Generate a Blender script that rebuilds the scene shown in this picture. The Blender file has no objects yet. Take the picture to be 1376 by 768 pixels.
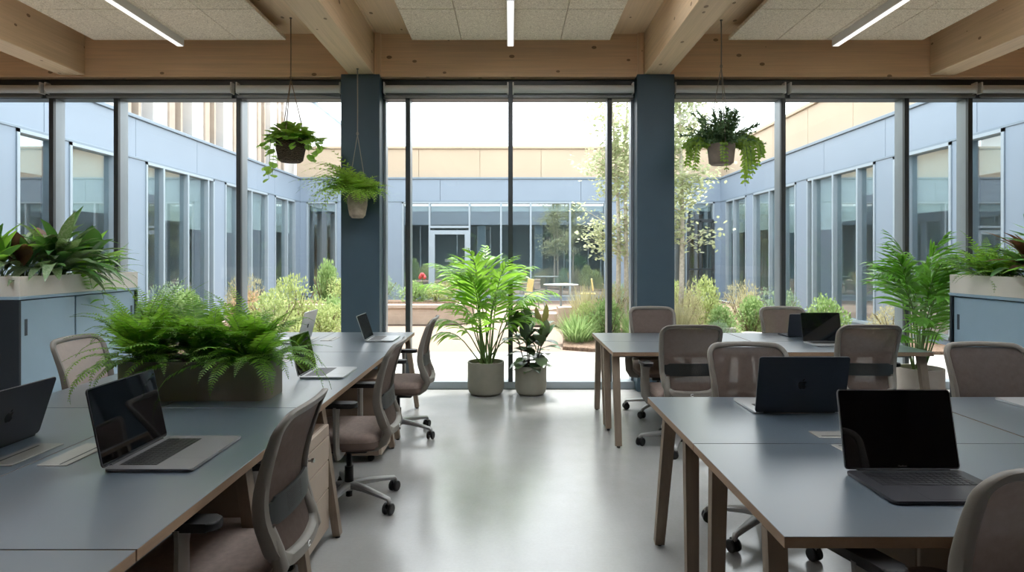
import bpy, bmesh, math, random
import numpy as np
from mathutils import Vector, Matrix, Euler
PI = math.pi
S = bpy.context.scene
COL = S.collection
R = math.radians

# ------------------------------------------------------------------ objects
def tag(o, label, cat, group=None, kind=None):
    o['label'] = label; o['category'] = cat
    if group: o['group'] = group
    if kind: o['kind'] = kind
    return o

def thing(name, label, cat, loc=(0, 0, 0), rz=0.0, group=None):
    o = bpy.data.objects.new(name, None); COL.objects.link(o)
    o.location = loc; o.rotation_euler = (0, 0, rz)
    o.empty_display_size = 0.1
    return tag(o, label, cat, group)

def copy_tree(o, parent=None):
    c = o.copy(); COL.objects.link(c)
    if parent: c.parent = parent
    for ch in list(o.children): copy_tree(ch, c)
    return c

def link_mesh(name, me, mat, parent=None, smooth=21):
    o = bpy.data.objects.new(name, me); COL.objects.link(o)
    mats = mat if isinstance(mat, (list, tuple)) else [mat]
    for m in mats: me.materials.append(m)
    if smooth:
        me.polygons.foreach_set('use_smooth', [True] * len(me.polygons))
        if smooth < 170: me.set_sharp_from_angle(angle=R(smooth))
    if parent: o.parent = parent
    return o

class MB:
    """collects shapes into one mesh"""
    def __init__(s): s.bm = bmesh.new(); s.mi = 0
    def _merge(s, t):
        me = bpy.data.meshes.new('tmp'); t.to_mesh(me); t.free()
        n = len(s.bm.faces)
        s.bm.from_mesh(me); bpy.data.meshes.remove(me)
        if s.mi:
            s.bm.faces.ensure_lookup_table()
            for f in s.bm.faces[n:]: f.material_index = s.mi
    def box(s, x0, x1, y0, y1, z0, z1, bev=0.0, seg=2, M=None):
        t = bmesh.new(); bmesh.ops.create_cube(t, size=1)
        for v in t.verts:
            v.co = Vector(((x0+x1)/2+v.co.x*(x1-x0), (y0+y1)/2+v.co.y*(y1-y0), (z0+z1)/2+v.co.z*(z1-z0)))
        if bev:
            bmesh.ops.bevel(t, geom=list(t.edges), offset=bev, segments=seg, affect='EDGES', profile=.5)
        if M: t.transform(M)
        s._merge(t); return s
    def bar(s, a, b, w, d, bev=0.0, w2=None, d2=None, up=(0, 1, 0)):
        """a straight rectangular bar from a to b, w across, d along the 'up' side"""
        a = Vector(a); b = Vector(b); z = (b-a).normalized(); u = Vector(up)
        x = u.cross(z).normalized(); y = z.cross(x)
        w2 = w2 or w; d2 = d2 or d
        t = bmesh.new(); vs = []
        for p, ww, dd in ((a, w, d), (b, w2, d2)):
            for sx, sy in ((-1, -1), (1, -1), (1, 1), (-1, 1)):
                vs.append(t.verts.new(p + x*sx*ww/2 + y*sy*dd/2))
        for f in ((3, 2, 1, 0), (4, 5, 6, 7), (0, 1, 5, 4), (1, 2, 6, 5), (2, 3, 7, 6), (3, 0, 4, 7)):
            t.faces.new([vs[i] for i in f])
        if bev: bmesh.ops.bevel(t, geom=list(t.edges), offset=bev, segments=2, affect='EDGES', profile=.5)
        s._merge(t); return s
    def sweep(s, pts, radii, n=8, up=(0, 0, 1), closed=False, sq=1.0):
        """tube along pts; radii: number or list of r or (rx, ry)"""
        pts = [Vector(p) for p in pts]; t = bmesh.new(); rings = []
        N = len(pts)
        if not isinstance(radii, list): radii = [radii]*N
        prev = None
        for i, p in enumerate(pts):
            if closed: d = pts[(i+1) % N]-pts[i-1]
            else: d = pts[min(i+1, N-1)]-pts[max(i-1, 0)]
            if d.length < 1e-9: d = Vector((0, 0, 1))
            d.normalize()
            u = Vector(up) if prev is None else prev
            x = u.cross(d)
            if x.length < 1e-4: x = Vector((1, 0, 0)).cross(d)
            if x.length < 1e-4: x = Vector((0, 1, 0)).cross(d)
            x.normalize(); y = d.cross(x); prev = y
            r = radii[i]; rx, ry = r if isinstance(r, tuple) else (r, r)
            ring = []
            for k in range(n):
                a = 2*PI*(k+.5)/n; c, q = math.cos(a), math.sin(a)
                if sq != 1.0:
                    c = math.copysign(abs(c)**sq, c); q = math.copysign(abs(q)**sq, q)
                ring.append(t.verts.new(p + x*c*rx + y*q*ry))
            rings.append(ring)
        for i in range(N if closed else N-1):
            A, B = rings[i], rings[(i+1) % N]
            for k in range(n): t.faces.new((A[k], A[(k+1) % n], B[(k+1) % n], B[k]))
        if not closed:
            t.faces.new(list(reversed(rings[0]))); t.faces.new(rings[-1])
        s._merge(t); return s
    def lathe(s, prof, c=(0, 0, 0), n=36, axis='z'):
        t = bmesh.new(); rings = []
        c = Vector(c)
        for r, z in prof:
            if r < 1e-6: rings.append([t.verts.new(Vector((0, 0, z)))])
            else: rings.append([t.verts.new(Vector((r*math.cos(2*PI*k/n), r*math.sin(2*PI*k/n), z))) for k in range(n)])
        for A, B in zip(rings, rings[1:]):
            for k in range(n):
                a0, a1 = A[k % len(A)], A[(k+1) % len(A)]; b0, b1 = B[k % len(B)], B[(k+1) % len(B)]
                f = []
                for v in (a0, a1, b1, b0):
                    if v not in f: f.append(v)
                if len(f) > 2: t.faces.new(f)
        M = Matrix.Translation(c)
        if axis == 'x': M = M @ Matrix.Rotation(PI/2, 4, 'Y')
        if axis == 'y': M = M @ Matrix.Rotation(-PI/2, 4, 'X')
        t.transform(M); s._merge(t); return s
    def prism(s, poly, z0, z1, M=None, bev=0.0, seg=2):
        t = bmesh.new()
        A = [t.verts.new((x, y, z0)) for x, y in poly]; B = [t.verts.new((x, y, z1)) for x, y in poly]
        n = len(poly)
        t.faces.new(list(reversed(A))); t.faces.new(B)
        for k in range(n): t.faces.new((A[k], A[(k+1) % n], B[(k+1) % n], B[k]))
        if bev:
            es = [e for e in t.edges if abs(e.verts[0].co.z-e.verts[1].co.z) < 1e-7]
            bmesh.ops.bevel(t, geom=es, offset=bev, segments=seg, affect='EDGES', profile=.5)
        if M: t.transform(M)
        s._merge(t); return s
    def mat(s, i): s.mi = i; return s
    def build(s, name, mat, parent=None, smooth=21, M=None):
        bmesh.ops.recalc_face_normals(s.bm, faces=list(s.bm.faces))
        if M: s.bm.transform(M)
        me = bpy.data.meshes.new(name); s.bm.to_mesh(me); s.bm.free()
        return link_mesh(name, me, mat, parent, smooth)

def rrect(x0, x1, y0, y1, r, n=6):
    out = []
    for cx, cy, a0 in ((x1-r, y1-r, 0), (x0+r, y1-r, 90), (x0+r, y0+r, 180), (x1-r, y0+r, 270)):
        for k in range(n+1):
            a = R(a0+90*k/n); out.append((cx+r*math.cos(a), cy+r*math.sin(a)))
    return out

# ------------------------------------------------------------------ materials
class NT:
    def __init__(s, name):
        s.m = bpy.data.materials.new(name); s.m.use_nodes = True
        s.t = s.m.node_tree; s.t.nodes.clear()
        s.out = s.t.nodes.new('ShaderNodeOutputMaterial')
    def n(s, typ, ins=None, **props):
        nd = s.t.nodes.new(typ)
        for k, v in props.items(): setattr(nd, k, v)
        for k, v in (ins or {}).items():
            if isinstance(v, bpy.types.NodeSocket): s.t.links.new(v, nd.inputs[k])
            else:
                if isinstance(v, tuple) and len(v) == 3 and nd.inputs[k].type == 'RGBA': v = (*v, 1)
                nd.inputs[k].default_value = v
        return nd
    def ramp(s, fac, stops):
        nd = s.n('ShaderNodeValToRGB', {'Fac': fac})
        el = nd.color_ramp.elements
        while len(el) < len(stops): el.new(.5)
        for e, (p, c) in zip(el, stops):
            e.position = p; e.color = (*c, 1) if isinstance(c, tuple) else (c, c, c, 1)
        return nd.outputs['Color']
    def math(s, op, a, b=0.0, c=0.0):
        return s.n('ShaderNodeMath', {0: a, 1: b, 2: c}, operation=op).outputs[0]
    def mixc(s, fac, a, b, mode='MIX'):
        nd = s.n('ShaderNodeMix', {0: fac, 6: a, 7: b}, data_type='RGBA', blend_type=mode)
        return nd.outputs[2]
    def coords(s, scale=(1, 1, 1), out='Object'):
        tc = s.n('ShaderNodeTexCoord')
        mp = s.n('ShaderNodeMapping', {'Vector': tc.outputs[out], 'Scale': Vector(scale)})
        return mp.outputs[0]
    def noise(s, vec, scale, detail=4, rough=.55, dist=0.0):
        return s.n('ShaderNodeTexNoise', {'Vector': vec, 'Scale': scale, 'Detail': detail, 'Roughness': rough, 'Distortion': dist}).outputs['Fac']
    def bsdf(s, color, rough=.5, metal=0.0, spec=.5, normal=None, **kw):
        ins = {'Base Color': color, 'Roughness': rough, 'Metallic': metal, 'Specular IOR Level': spec}
        if normal: ins['Normal'] = normal
        ins.update(kw)
        return s.n('ShaderNodeBsdfPrincipled', ins).outputs[0]
    def bump(s, h, strength=.2, dist=.01):
        return s.n('ShaderNodeBump', {'Height': h, 'Strength': strength, 'Distance': dist}).outputs[0]
    def done(s, shader):
        s.t.links.new(shader, s.out.inputs['Surface']); return s.m

def plain(name, col, rough=.5, metal=0.0, spec=.5, var=.06, nscale=6.0, bump=0.0, bscale=120.0):
    t = NT(name); v = t.coords()
    f = t.noise(v, nscale, 3)
    lo = tuple(max(0, c*(1-var)) for c in col); hi = tuple(min(1, c*(1+var)) for c in col)
    c = t.ramp(f, [(.3, lo), (.7, hi)])
    nm = t.bump(t.noise(v, bscale, 2), bump, .002) if bump else None
    return t.done(t.bsdf(c, rough, metal, spec, nm))

def timber(name, base, axis, knots=True, dark=.78, rough=.55, seam=0.0):
    """softwood with grain running along axis (0 x, 1 y, 2 z), object space"""
    t = NT(name)
    sc = [9, 9, 9]; sc[axis] = .45
    v = t.coords(tuple(sc))
    n1 = t.noise(v, 1.6, 5, .6, .6)
    sc2 = [55, 55, 55]; sc2[axis] = 1.2
    n2 = t.noise(t.coords(tuple(sc2)), 1.2, 3, .5)
    b = Vector(base)
    c = t.ramp(n1, [(.25, tuple(b*dark)), (.55, tuple(b)), (.8, tuple(b*1.1))])
    c = t.mixc(.35, c, t.ramp(n2, [(.3, tuple(b*.72)), (.7, tuple(b*1.12))]))
    sl = [.9, .9, .9]
    big = t.noise(t.coords(tuple(sl)), 1.1, 2)
    c = t.mixc(t.math('MULTIPLY', big, .35), c, tuple(b*.8))
    if knots:
        sk = [6.5, 6.5, 6.5]; sk[axis] = 4.0
        vo = t.n('ShaderNodeTexVoronoi', {'Vector': t.coords(tuple(sk)), 'Scale': 1.0, 'Randomness': 1.0}, feature='F1')
        d = t.math('LESS_THAN', vo.outputs['Distance'], .12)
        pick = t.math('LESS_THAN', t.n('ShaderNodeSeparateColor', {0: vo.outputs['Color']}).outputs[0], .8)
        k = t.math('MULTIPLY', t.math('MULTIPLY', d, pick), .8)
        c = t.mixc(k, c, (b.x*.22, b.y*.16, b.z*.12))
    return t.done(t.bsdf(c, rough, 0, .3, t.bump(n2, .06, .003)))

def leafmat(name, c1, c2, rough=.4, trans=.35, tcol=None, vein=None):
    t = NT(name)
    g = t.n('ShaderNodeNewGeometry')
    c = t.ramp(g.outputs['Random Per Island'], [(.0, c1), (1.0, c2)])
    if vein:
        v = t.coords((1, 1, 1))
        w = t.noise(v, 60, 2)
        c = t.mixc(t.ramp(w, [(.45, 0.0), (.6, .6)]), c, vein)
    p = t.bsdf(c, rough, 0, .4)
    tc = t.mixc(.5, c, tcol or (min(1, c2[0]*1.6), min(1, c2[1]*1.7), c2[2]*.6))
    tr = t.n('ShaderNodeBsdfTranslucent', {'Color': tc}).outputs[0]
    return t.done(t.n('ShaderNodeMixShader', {0: trans, 1: p, 2: tr}).outputs[0])

def glass(name, tint=(1, 1, 1), base=.04, gain=.9, rough=0.0):
    t = NT(name)
    lw = t.n('ShaderNodeLayerWeight', {'Blend': .5})
    f5 = t.math('POWER', lw.outputs['Facing'], 5.0)
    f = t.math('MULTIPLY_ADD', f5, gain, base)
    tr = t.n('ShaderNodeBsdfTransparent', {'Color': tint}).outputs[0]
    gl = t.n('ShaderNodeBsdfGlossy', {'Color': (1, 1, 1), 'Roughness': rough}).outputs[0]
    return t.done(t.n('ShaderNodeMixShader', {0: f, 1: tr, 2: gl}).outputs[0])

def emit(name, col, st):
    t = NT(name)
    return t.done(t.n('ShaderNodeEmission', {'Color': col, 'Strength': st}).outputs[0])

def mk_floor():
    t = NT('polished_concrete'); v = t.coords()
    a = t.noise(v, .8, 4, .55); b = t.noise(v, 4.0, 6, .6); d = t.noise(v, 60, 3, .6)
    sc = t.noise(t.coords((5, 1.2, 1)), 2.0, 5, .65)
    c = t.ramp(a, [(.2, (.29, .287, .275)), (.8, (.40, .397, .39))])
    c = t.mixc(.4, c, t.ramp(b, [(.2, (.28, .276, .265)), (.8, (.42, .417, .41))]))
    c = t.mixc(.12, c, t.ramp(sc, [(.25, (.20, .197, .187)), (.75, (.37, .367, .355))]))
    c = t.mixc(.1, c, t.ramp(d, [(.3, .25), (.7, .45)]))
    r = t.ramp(a, [(.25, .20), (.75, .26)])
    return t.done(t.bsdf(c, r, 0, 1.0))

def mk_acoustic():
    t = NT('wood_wool'); v = t.coords()
    a = t.noise(v, 48, 4, .75, 2.0); b = t.noise(v, 110, 2, .6, .8); g = t.noise(v, 1.3, 3)
    c = t.ramp(a, [(.36, (.36, .29, .215)), (.5, (.78, .67, .53)), (.62, (.95, .87, .74))])
    c = t.mixc(.35, c, t.ramp(b, [(.42, (.34, .27, .20)), (.58, (.92, .82, .68))]))
    c = t.mixc(t.math('MULTIPLY', g, .15), c, (.74, .63, .50))
    return t.done(t.bsdf(c, .9, 0, .1, t.bump(a, .5, .006)))

def mk_mesh_fabric():
    t = NT('chair_mesh')
    v = t.coords((1, 1, 1))
    sx = t.n('ShaderNodeSeparateXYZ', {0: v})
    k = 2*PI/.0042
    a = t.math('SINE', t.math('MULTIPLY', sx.outputs[0], k)); b = t.math('SINE', t.math('MULTIPLY', sx.outputs[2], k))
    w = t.math('MULTIPLY', a, b)
    nz = t.noise(v, 35, 4, .6)
    c = t.ramp(nz, [(.3, (.118, .089, .077)), (.7, (.142, .109, .095))])
    p = t.bsdf(c, .85, 0, .15)
    tl = t.n('ShaderNodeBsdfTranslucent', {'Color': c}).outputs[0]
    p = t.n('ShaderNodeMixShader', {0: .3, 1: p, 2: tl}).outputs[0]
    tr = t.n('ShaderNodeBsdfTransparent').outputs[0]
    hole = t.ramp(w, [(.05, .01), (.5, .09)])
    return t.done(t.n('ShaderNodeMixShader', {0: hole, 1: p, 2: tr}).outputs[0])

def mk_lumbar():
    t = NT('lumbar_plastic'); v = t.coords()
    sx = t.n('ShaderNodeSeparateXYZ', {0: v})
    k = 2*PI/.019
    xs = t.math('ADD', sx.outputs[0], sx.outputs[2]); xd = t.math('SUBTRACT', sx.outputs[0], sx.outputs[2])
    w = t.math('MULTIPLY', t.math('SINE', t.math('MULTIPLY', xs, k)), t.math('SINE', t.math('MULTIPLY', xd, k)))
    inx = t.math('LESS_THAN', t.math('ABSOLUTE', sx.outputs[0]), .085)
    inz = t.math('LESS_THAN', t.math('ABSOLUTE', t.math('SUBTRACT', sx.outputs[2], .653)), .036)
    h = t.math('MULTIPLY', t.math('MULTIPLY', t.math('GREATER_THAN', t.math('ABSOLUTE', w), .45), inx), inz)
    p = t.bsdf((.018, .021, .021), .45)
    tr = t.n('ShaderNodeBsdfTransparent').outputs[0]
    return t.done(t.n('ShaderNodeMixShader', {0: t.math('MULTIPLY', h, .85), 1: p, 2: tr}).outputs[0])

def mk_paving():
    t = NT('stone_paving'); v = t.coords()
    br = t.n('ShaderNodeTexBrick', {'Vector': v, 'Color1': (.30, .29, .275), 'Color2': (.345, .335, .315), 'Mortar': (.17, .16, .15), 'Scale': 1.0,
             'Mortar Size': .006, 'Brick Width': .9, 'Row Height': .6})
    c = t.mixc(.3, br.outputs['Color'], t.ramp(t.noise(v, 3, 5), [(.3, (.28, .27, .25)), (.7, (.36, .35, .335))]))
    return t.done(t.bsdf(c, .75, 0, .3))

def mk_basket():
    t = NT('woven_basket'); v = t.coords((1, 1, 1))
    w = t.n('ShaderNodeTexWave', {'Vector': v, 'Scale': 26.0, 'Distortion': 9.0, 'Detail': 3.0, 'Detail Scale': 1.5}, bands_direction='Z').outputs['Fac']
    c = t.ramp(w, [(.2, (.02, .013, .009)), (.6, (.09, .062, .045)), (.9, (.2, .15, .11))])
    return t.done(t.bsdf(c, .85, 0, .2, t.bump(w, .8, .01)))

def mk_soil(name, c1, c2, scale=40):
    t = NT(name); v = t.coords(); n = t.noise(v, scale, 5, .7)
    return t.done(t.bsdf(t.ramp(n, [(.35, c1), (.65, c2)]), .95, 0, .1, t.bump(n, .8, .02)))

M = {}
M['floor'] = mk_floor()
M['acoustic'] = mk_acoustic()
M['wool_edge'] = plain('wool_edge', (.22, .16, .105), .9)
W0 = (.86, .61, .39)
M['timber_x'] = timber('timber_x', W0, 0); M['timber_y'] = timber('timber_y', (.70, .515, .335), 1)
M['timber_z'] = timber('timber_z', W0, 2)
M['deck'] = timber('timber_deck', (.74, .55, .37), 1, True)
M['paint'] = plain('blue_grey_paint', (.052, .092, .125), .5, var=.03)
M['frame_dark'] = plain('dark_window_metal', (.045, .055, .062), .4, 0.0, .5, .03)
M['frame_side'] = plain('grey_window_metal', (.26, .30, .33), .35, .3, .5, .03)
M['clad'] = plain('pale_blue_cladding', (.24, .305, .385), .5, var=.03, nscale=.7)
M['clad_back'] = plain('blue_joint', (.12, .16, .21), .7)
M['cap'] = plain('grey_blue_cap', (.19, .25, .31), .45, var=.03)
M['clad_frame'] = plain('pale_blue_metal', (.32, .39, .45), .45, var=.03)
M['beige'] = plain('beige_cladding', (.50, .405, .30), .7, var=.04, nscale=.8)
M['beige_dk'] = plain('beige_joint', (.33, .25, .18), .8)
M['render'] = plain('white_render', (.52, .505, .49), .8, var=.02, nscale=.6)
M['fin'] = plain('pale_fin', (.42, .345, .28), .8)
M['reveal'] = plain('grey_reveal', (.30, .30, .31), .7)
M['dark_wall'] = plain('dark_brown_panelling', (.075, .05, .036), .7, var=.2, nscale=.8)
M['inner'] = plain('office_interior', (.55, .60, .62), .8, var=.1, nscale=.5)
M['innerwood'] = plain('interior_wood', (.42, .29, .19), .7, var=.15, nscale=1.0)
M['blind_out'] = plain('pale_blind', (.62, .70, .68), .8, var=.02)
M['glass'] = glass('window_glass', (.985, .995, .99), .028, .8)
M['glass_out'] = glass('office_glass', (.84, .90, .915), .19, .8)
t = NT('opal_added_rooflight'); M['opal'] = t.done(t.n('ShaderNodeBsdfTranslucent', {'Color': (.86, .88, .9)}).outputs[0])  # pane of the added rooflights, scatters their fill light
M['blindroll'] = plain('grey_blind_fabric', (.64, .66, .665), .6, var=.02)
M['blindbar'] = plain('grey_blind_bar', (.20, .22, .23), .45, .3)
M['white'] = plain('white_powder_coat', (.70, .70, .69), .45, var=.01)
M['lamp'] = emit('lamp_diffuser', (1.0, .96, .90), 1.0)
t = NT('blue_grey_linoleum'); M['desktop'] = t.done(t.bsdf(t.ramp(t.noise(t.coords(), 3, 3), [(.3, (.059, .082, .103)), (.7, (.065, .09, .113))]), .42, 0, .6, **{'Coat Weight': 1.0, 'Coat Roughness': .29, 'Coat IOR': 1.62}))
M['ply'] = timber('plywood_edge', (.32, .215, .14), 1, False)
M['legwood'] = timber('leg_wood', (.25, .195, .145), 2, False)
M['steel_dk'] = plain('dark_steel', (.10, .105, .105), .4, .4)
M['hatch'] = plain('hatch_metal', (.40, .39, .36), .35, .6, var=.03)
M['hatch_slot'] = plain('hatch_slot', (.02, .02, .02), .6)
M['pedestal'] = plain('beige_drawer_front', (.40, .325, .255), .55, var=.03)
M['ped_side'] = plain('brown_pedestal_side', (.20, .145, .105), .55, var=.05)
M['chairframe'] = plain('taupe_plastic', (.195, .178, .155), .45, 0, .4, .02)
M['chairmesh'] = mk_mesh_fabric()
M['lumbar'] = mk_lumbar()
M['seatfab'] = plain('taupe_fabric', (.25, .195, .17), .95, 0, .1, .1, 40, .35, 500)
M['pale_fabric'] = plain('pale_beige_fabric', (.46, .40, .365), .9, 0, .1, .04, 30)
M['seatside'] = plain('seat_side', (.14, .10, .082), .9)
M['black'] = plain('black_plastic', (.014, .014, .015), .5, 0, .4)
M['basegrey'] = plain('chair_base_grey', (.33, .33, .32), .4, .35, .5, .02)
M['chrome'] = plain('chrome', (.7, .7, .7), .15, 1.0)
M['mark'] = plain('white_mark', (.8, .8, .8), .5)
for nm, c in (('dark', (.030, .033, .038)), ('mid', (.19, .185, .19)), ('silver', (.56, .57, .58)), ('navy', (.042, .050, .066)), ('grey', (.040, .040, .046))):
    M['lap_'+nm] = plain('laptop_'+nm, c, .36, .7 if nm == 'silver' else .3, .5, .02)
t = NT('black_screen'); M['screen'] = t.done(t.bsdf((.004, .004, .005), .03, 0, .5, **{'Coat Weight': .0}))
M['keys'] = plain('black_keys', (.012, .012, .014), .5)
M['keys_g'] = plain('grey_keys', (.16, .16, .165), .5)
M['emblem'] = plain('dark_mirror_emblem', (.010, .010, .012), .25, .6)
M['trough'] = plain('taupe_planter', (.23, .205, .17), .55, 0, .3, .03)
M['troughtop'] = plain('beige_planter', (.80, .77, .71), .6, 0, .3, .03)
M['pot'] = plain('grey_green_pot', (.235, .225, .185), .7, 0, .25, .08, 5, .25, 60)
M['potr'] = plain('pale_stone_pot', (.40, .355, .315), .75, 0, .2, .08, 5, .25, 60)
M['potc'] = plain('mottled_pot', (.33, .275, .225), .8, 0, .2, .3, 14, .3, 60)
M['potg'] = plain('taupe_hanging_pot', (.235, .19, .165), .7, 0, .2, .15, 10)
M['basket'] = mk_basket()
M['rope'] = plain('tan_rope', (.22, .16, .11), .9)
M['rope_g'] = plain('grey_rope', (.30, .28, .25), .9)
M['cab'] = plain('blue_cabinet', (.34, .49, .61), .5, 0, .4, .02)
M['cab_end_shade'] = plain('shaded_end_panel', (.022, .031, .040), .5, 0, .4, .02)  # shade on the unlit cabinet ends, put into a dark base colour
M['cab_dk'] = plain('blue_cabinet_recess', (.05, .075, .10), .6)
M['soil'] = mk_soil('potting_soil', (.02, .014, .01), (.07, .05, .035))
M['mulch'] = mk_soil('garden_mulch', (.10, .065, .045), (.27, .19, .14), 25)
M['paving'] = mk_paving()
M['gravel'] = mk_soil('pink_gravel', (.24, .18, .145), (.31, .24, .195), 60)
M['stone'] = plain('pink_stone', (.48, .38, .31), .8, 0, .2, .1, 5, .3, 30)
M['rock'] = plain('pale_rock', (.42, .39, .37), .9, 0, .2, .15, 6, .5, 20)
M['bark'] = plain('birch_bark', (.56, .50, .43), .85, 0, .2, .25, 18, .4, 40)
M['stem'] = plain('green_stem', (.13, .22, .06), .6)
M['stem_br'] = plain('brown_stem', (.16, .12, .07), .7)
M['L_palm'] = leafmat('palm_leaf', (.11, .27, .04), (.30, .50, .11), .3, .5)
M['L_palm2'] = leafmat('palm_leaf_dark', (.05, .18, .028), (.17, .38, .07), .3, .45)
M['L_rubber'] = leafmat('rubber_leaf', (.05, .11, .05), (.15, .22, .11), .25, .12, (.25, .16, .08))
M['L_rubber2'] = leafmat('rubber_leaf_pale', (.25, .22, .10), (.34, .27, .15), .3, .3)
M['L_fern'] = leafmat('fern_leaf', (.07, .20, .025), (.24, .44, .075), .45, .5)
M['L_dark'] = leafmat('dark_leaf', (.04, .13, .042), (.12, .26, .08), .3, .3)
M['L_silver'] = leafmat('striped_leaf', (.10, .19, .08), (.22, .33, .16), .3, .28, None, (.38, .42, .33))
M['L_bright'] = leafmat('bright_leaf', (.12, .32, .035), (.28, .52, .09), .35, .42)
M['L_brown'] = leafmat('bronze_leaf', (.09, .04, .025), (.17, .09, .045), .35, .3, (.3, .12, .05))
M['L_lime'] = leafmat('feather_leaf', (.22, .42, .07), (.45, .66, .17), .45, .5)
M['L_cactus'] = leafmat('fishbone_leaf', (.13, .26, .03), (.28, .42, .08), .45, .42)
M['L_moss'] = leafmat('dark_needle', (.08, .17, .09), (.18, .30, .15), .5, .25)
M['L_hoya'] = leafmat('round_leaf', (.15, .32, .06), (.34, .52, .13), .35, .55)
M['L_birch'] = leafmat('birch_leaf', (.33, .38, .20), (.54, .57, .36), .5, .5, (.62, .66, .42))
M['L_s1'] = leafmat('shrub_yellowgreen', (.29, .38, .11), (.48, .55, .22), .6, .4, (0.56, 0.6, 0.32))
M['L_s2'] = leafmat('shrub_green', (.18, .30, .09), (.34, .47, .18), .6, .4, (0.4, 0.52, 0.24))
M['L_s3'] = leafmat('shrub_bluegreen', (0.17, 0.26, 0.16), (0.33, 0.43, 0.29), .6, .35, (0.36, 0.46, 0.3))
M['L_s4'] = leafmat('shrub_straw', (0.34, 0.33, 0.17), (0.53, 0.49, 0.29), .6, .4, (0.55, 0.52, 0.32))
M['L_s5'] = leafmat('shrub_pinkflower', (.22, .30, .10), (.55, .34, .34), .6, .35)
M['flower'] = plain('red_petal', (.45, .05, .06), .6)
M['yellow'] = plain('yellow_chair', (.62, .50, .20), .6)
M['tabwhite'] = plain('pale_garden_table', (.30, .33, .33), .5)

# ------------------------------------------------------------------ foliage
class FM:
    """leaf quads gathered in lists, one mesh"""
    def __init__(s): s.v = []; s.f = []; s.mi = []; s.m = 0
    def leaf(s, p, d, up, L, W, droop=.5, seg=4, shape=1.0, fold=.25, peak=.45):
        p = Vector(p); d = Vector(d).normalized(); up = Vector(up)
        b = len(s.v); st = L/seg
        for i in range(seg+1):
            t = i/seg
            side = d.cross(up)
            if side.length < 1e-4: side = d.cross(Vector((1, 0, .1)))
            side.normalize(); nrm = side.cross(d)
            tt = t/peak*.5 if t < peak else .5+(t-peak)/(1-peak)*.5
            w = W*.5*(max(0, math.sin(PI*min(1, max(0, tt))))**shape)
            if i == 0: w = W*.06
            if i == seg: w = W*.015
            s.v += [tuple(p-side*w+nrm*w*fold), tuple(p), tuple(p+side*w+nrm*w*fold)]
            p = p+d*st
            d = (d+Vector((0, 0, -droop/seg))).normalized()
            up = nrm
        for i in range(seg):
            a = b+i*3
            s.f += [(a, a+1, a+4, a+3), (a+1, a+2, a+5, a+4)]; s.mi += [s.m, s.m]
    def blade(s, p, d, side, L, W, droop=.4, seg=2):
        """thin single-row leaf"""
        p = Vector(p); d = Vector(d).normalized(); side = Vector(side).normalized()
        b = len(s.v); st = L/seg
        for i in range(seg+1):
            t = i/seg; w = W*.5*(math.sin(PI*(.12+.84*t))**.8)
            if i == seg: w = W*.04
            s.v += [tuple(p-side*w), tuple(p+side*w)]
            p = p+d*st; d = (d+Vector((0, 0, -droop/seg))).normalized()
        for i in range(seg):
            a = b+i*2; s.f.append((a, a+1, a+3, a+2)); s.mi.append(s.m)
    def tube(s, pts, r0, r1, n=5):
        b = len(s.v); N = len(pts)
        for i, p in enumerate(pts):
            p = Vector(p); q = Vector(pts[min(i+1, N-1)])-Vector(pts[max(i-1, 0)])
            if q.length < 1e-9: q = Vector((0, 0, 1))
            q.normalize(); x = q.cross(Vector((.31, .17, .9)));
            if x.length < 1e-3: x = q.cross(Vector((1, 0, 0)))
            x.normalize(); y = q.cross(x); r = r0+(r1-r0)*i/max(1, N-1)
            for k in range(n):
                a = 2*PI*k/n; s.v.append(tuple(p+x*r*math.cos(a)+y*r*math.sin(a)))
        for i in range(N-1):
            for k in range(n):
                s.f.append((b+i*n+k, b+i*n+(k+1) % n, b+(i+1)*n+(k+1) % n, b+(i+1)*n+k)); s.mi.append(s.m)
    def add(s, verts, faces):
        b = len(s.v); s.v += verts; s.f += [tuple(b+i for i in f) for f in faces]; s.mi += [s.m]*len(faces)
    def build(s, name, mat, parent=None):
        me = bpy.data.meshes.new(name); me.from_pydata(s.v, [], s.f); me.update()
        o = link_mesh(name, me, mat, parent, 179)
        if any(s.mi): me.polygons.foreach_set('material_index', s.mi)
        return o

def dirv(az, el): return Vector((math.cos(az)*math.cos(el), math.sin(az)*math.cos(el), math.sin(el)))

def fern_frond(F, stem, p, az, el, L, curl, pairs, pl, rng, pw=.26, flat=False):
    """a feathery frond: arching midrib with rows of narrow leaflets"""
    p = Vector(p); pts = [p.copy()]; n = pairs
    e = el; st = L/n
    sway = rng.uniform(-.5, .5)
    for i in range(n):
        t = (i+1)/n
        e -= curl/n*(.4+1.2*t); az += sway/n
        d = dirv(az, e); p = p+d*st; pts.append(p.copy())
        side = Vector((-math.sin(az), math.cos(az), 0))
        if i < n*.10: continue
        prof = max(.05, (min(1, t*3.2))*(1-t**2.4)+.04)
        nrm = side.cross(d)
        for sg in (-1, 1):
            ln = pl*prof*rng.uniform(.9, 1.08)
            dd = side*sg*1.0+d*.42+nrm*rng.uniform(-.12, .16)
            F.blade(p, dd, d, ln, max(.005, ln*pw), rng.uniform(.1, .55), 2)
    stem.tube(pts[::max(1, n//7)]+[pts[-1]], .0022, .0006, 4)

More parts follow.
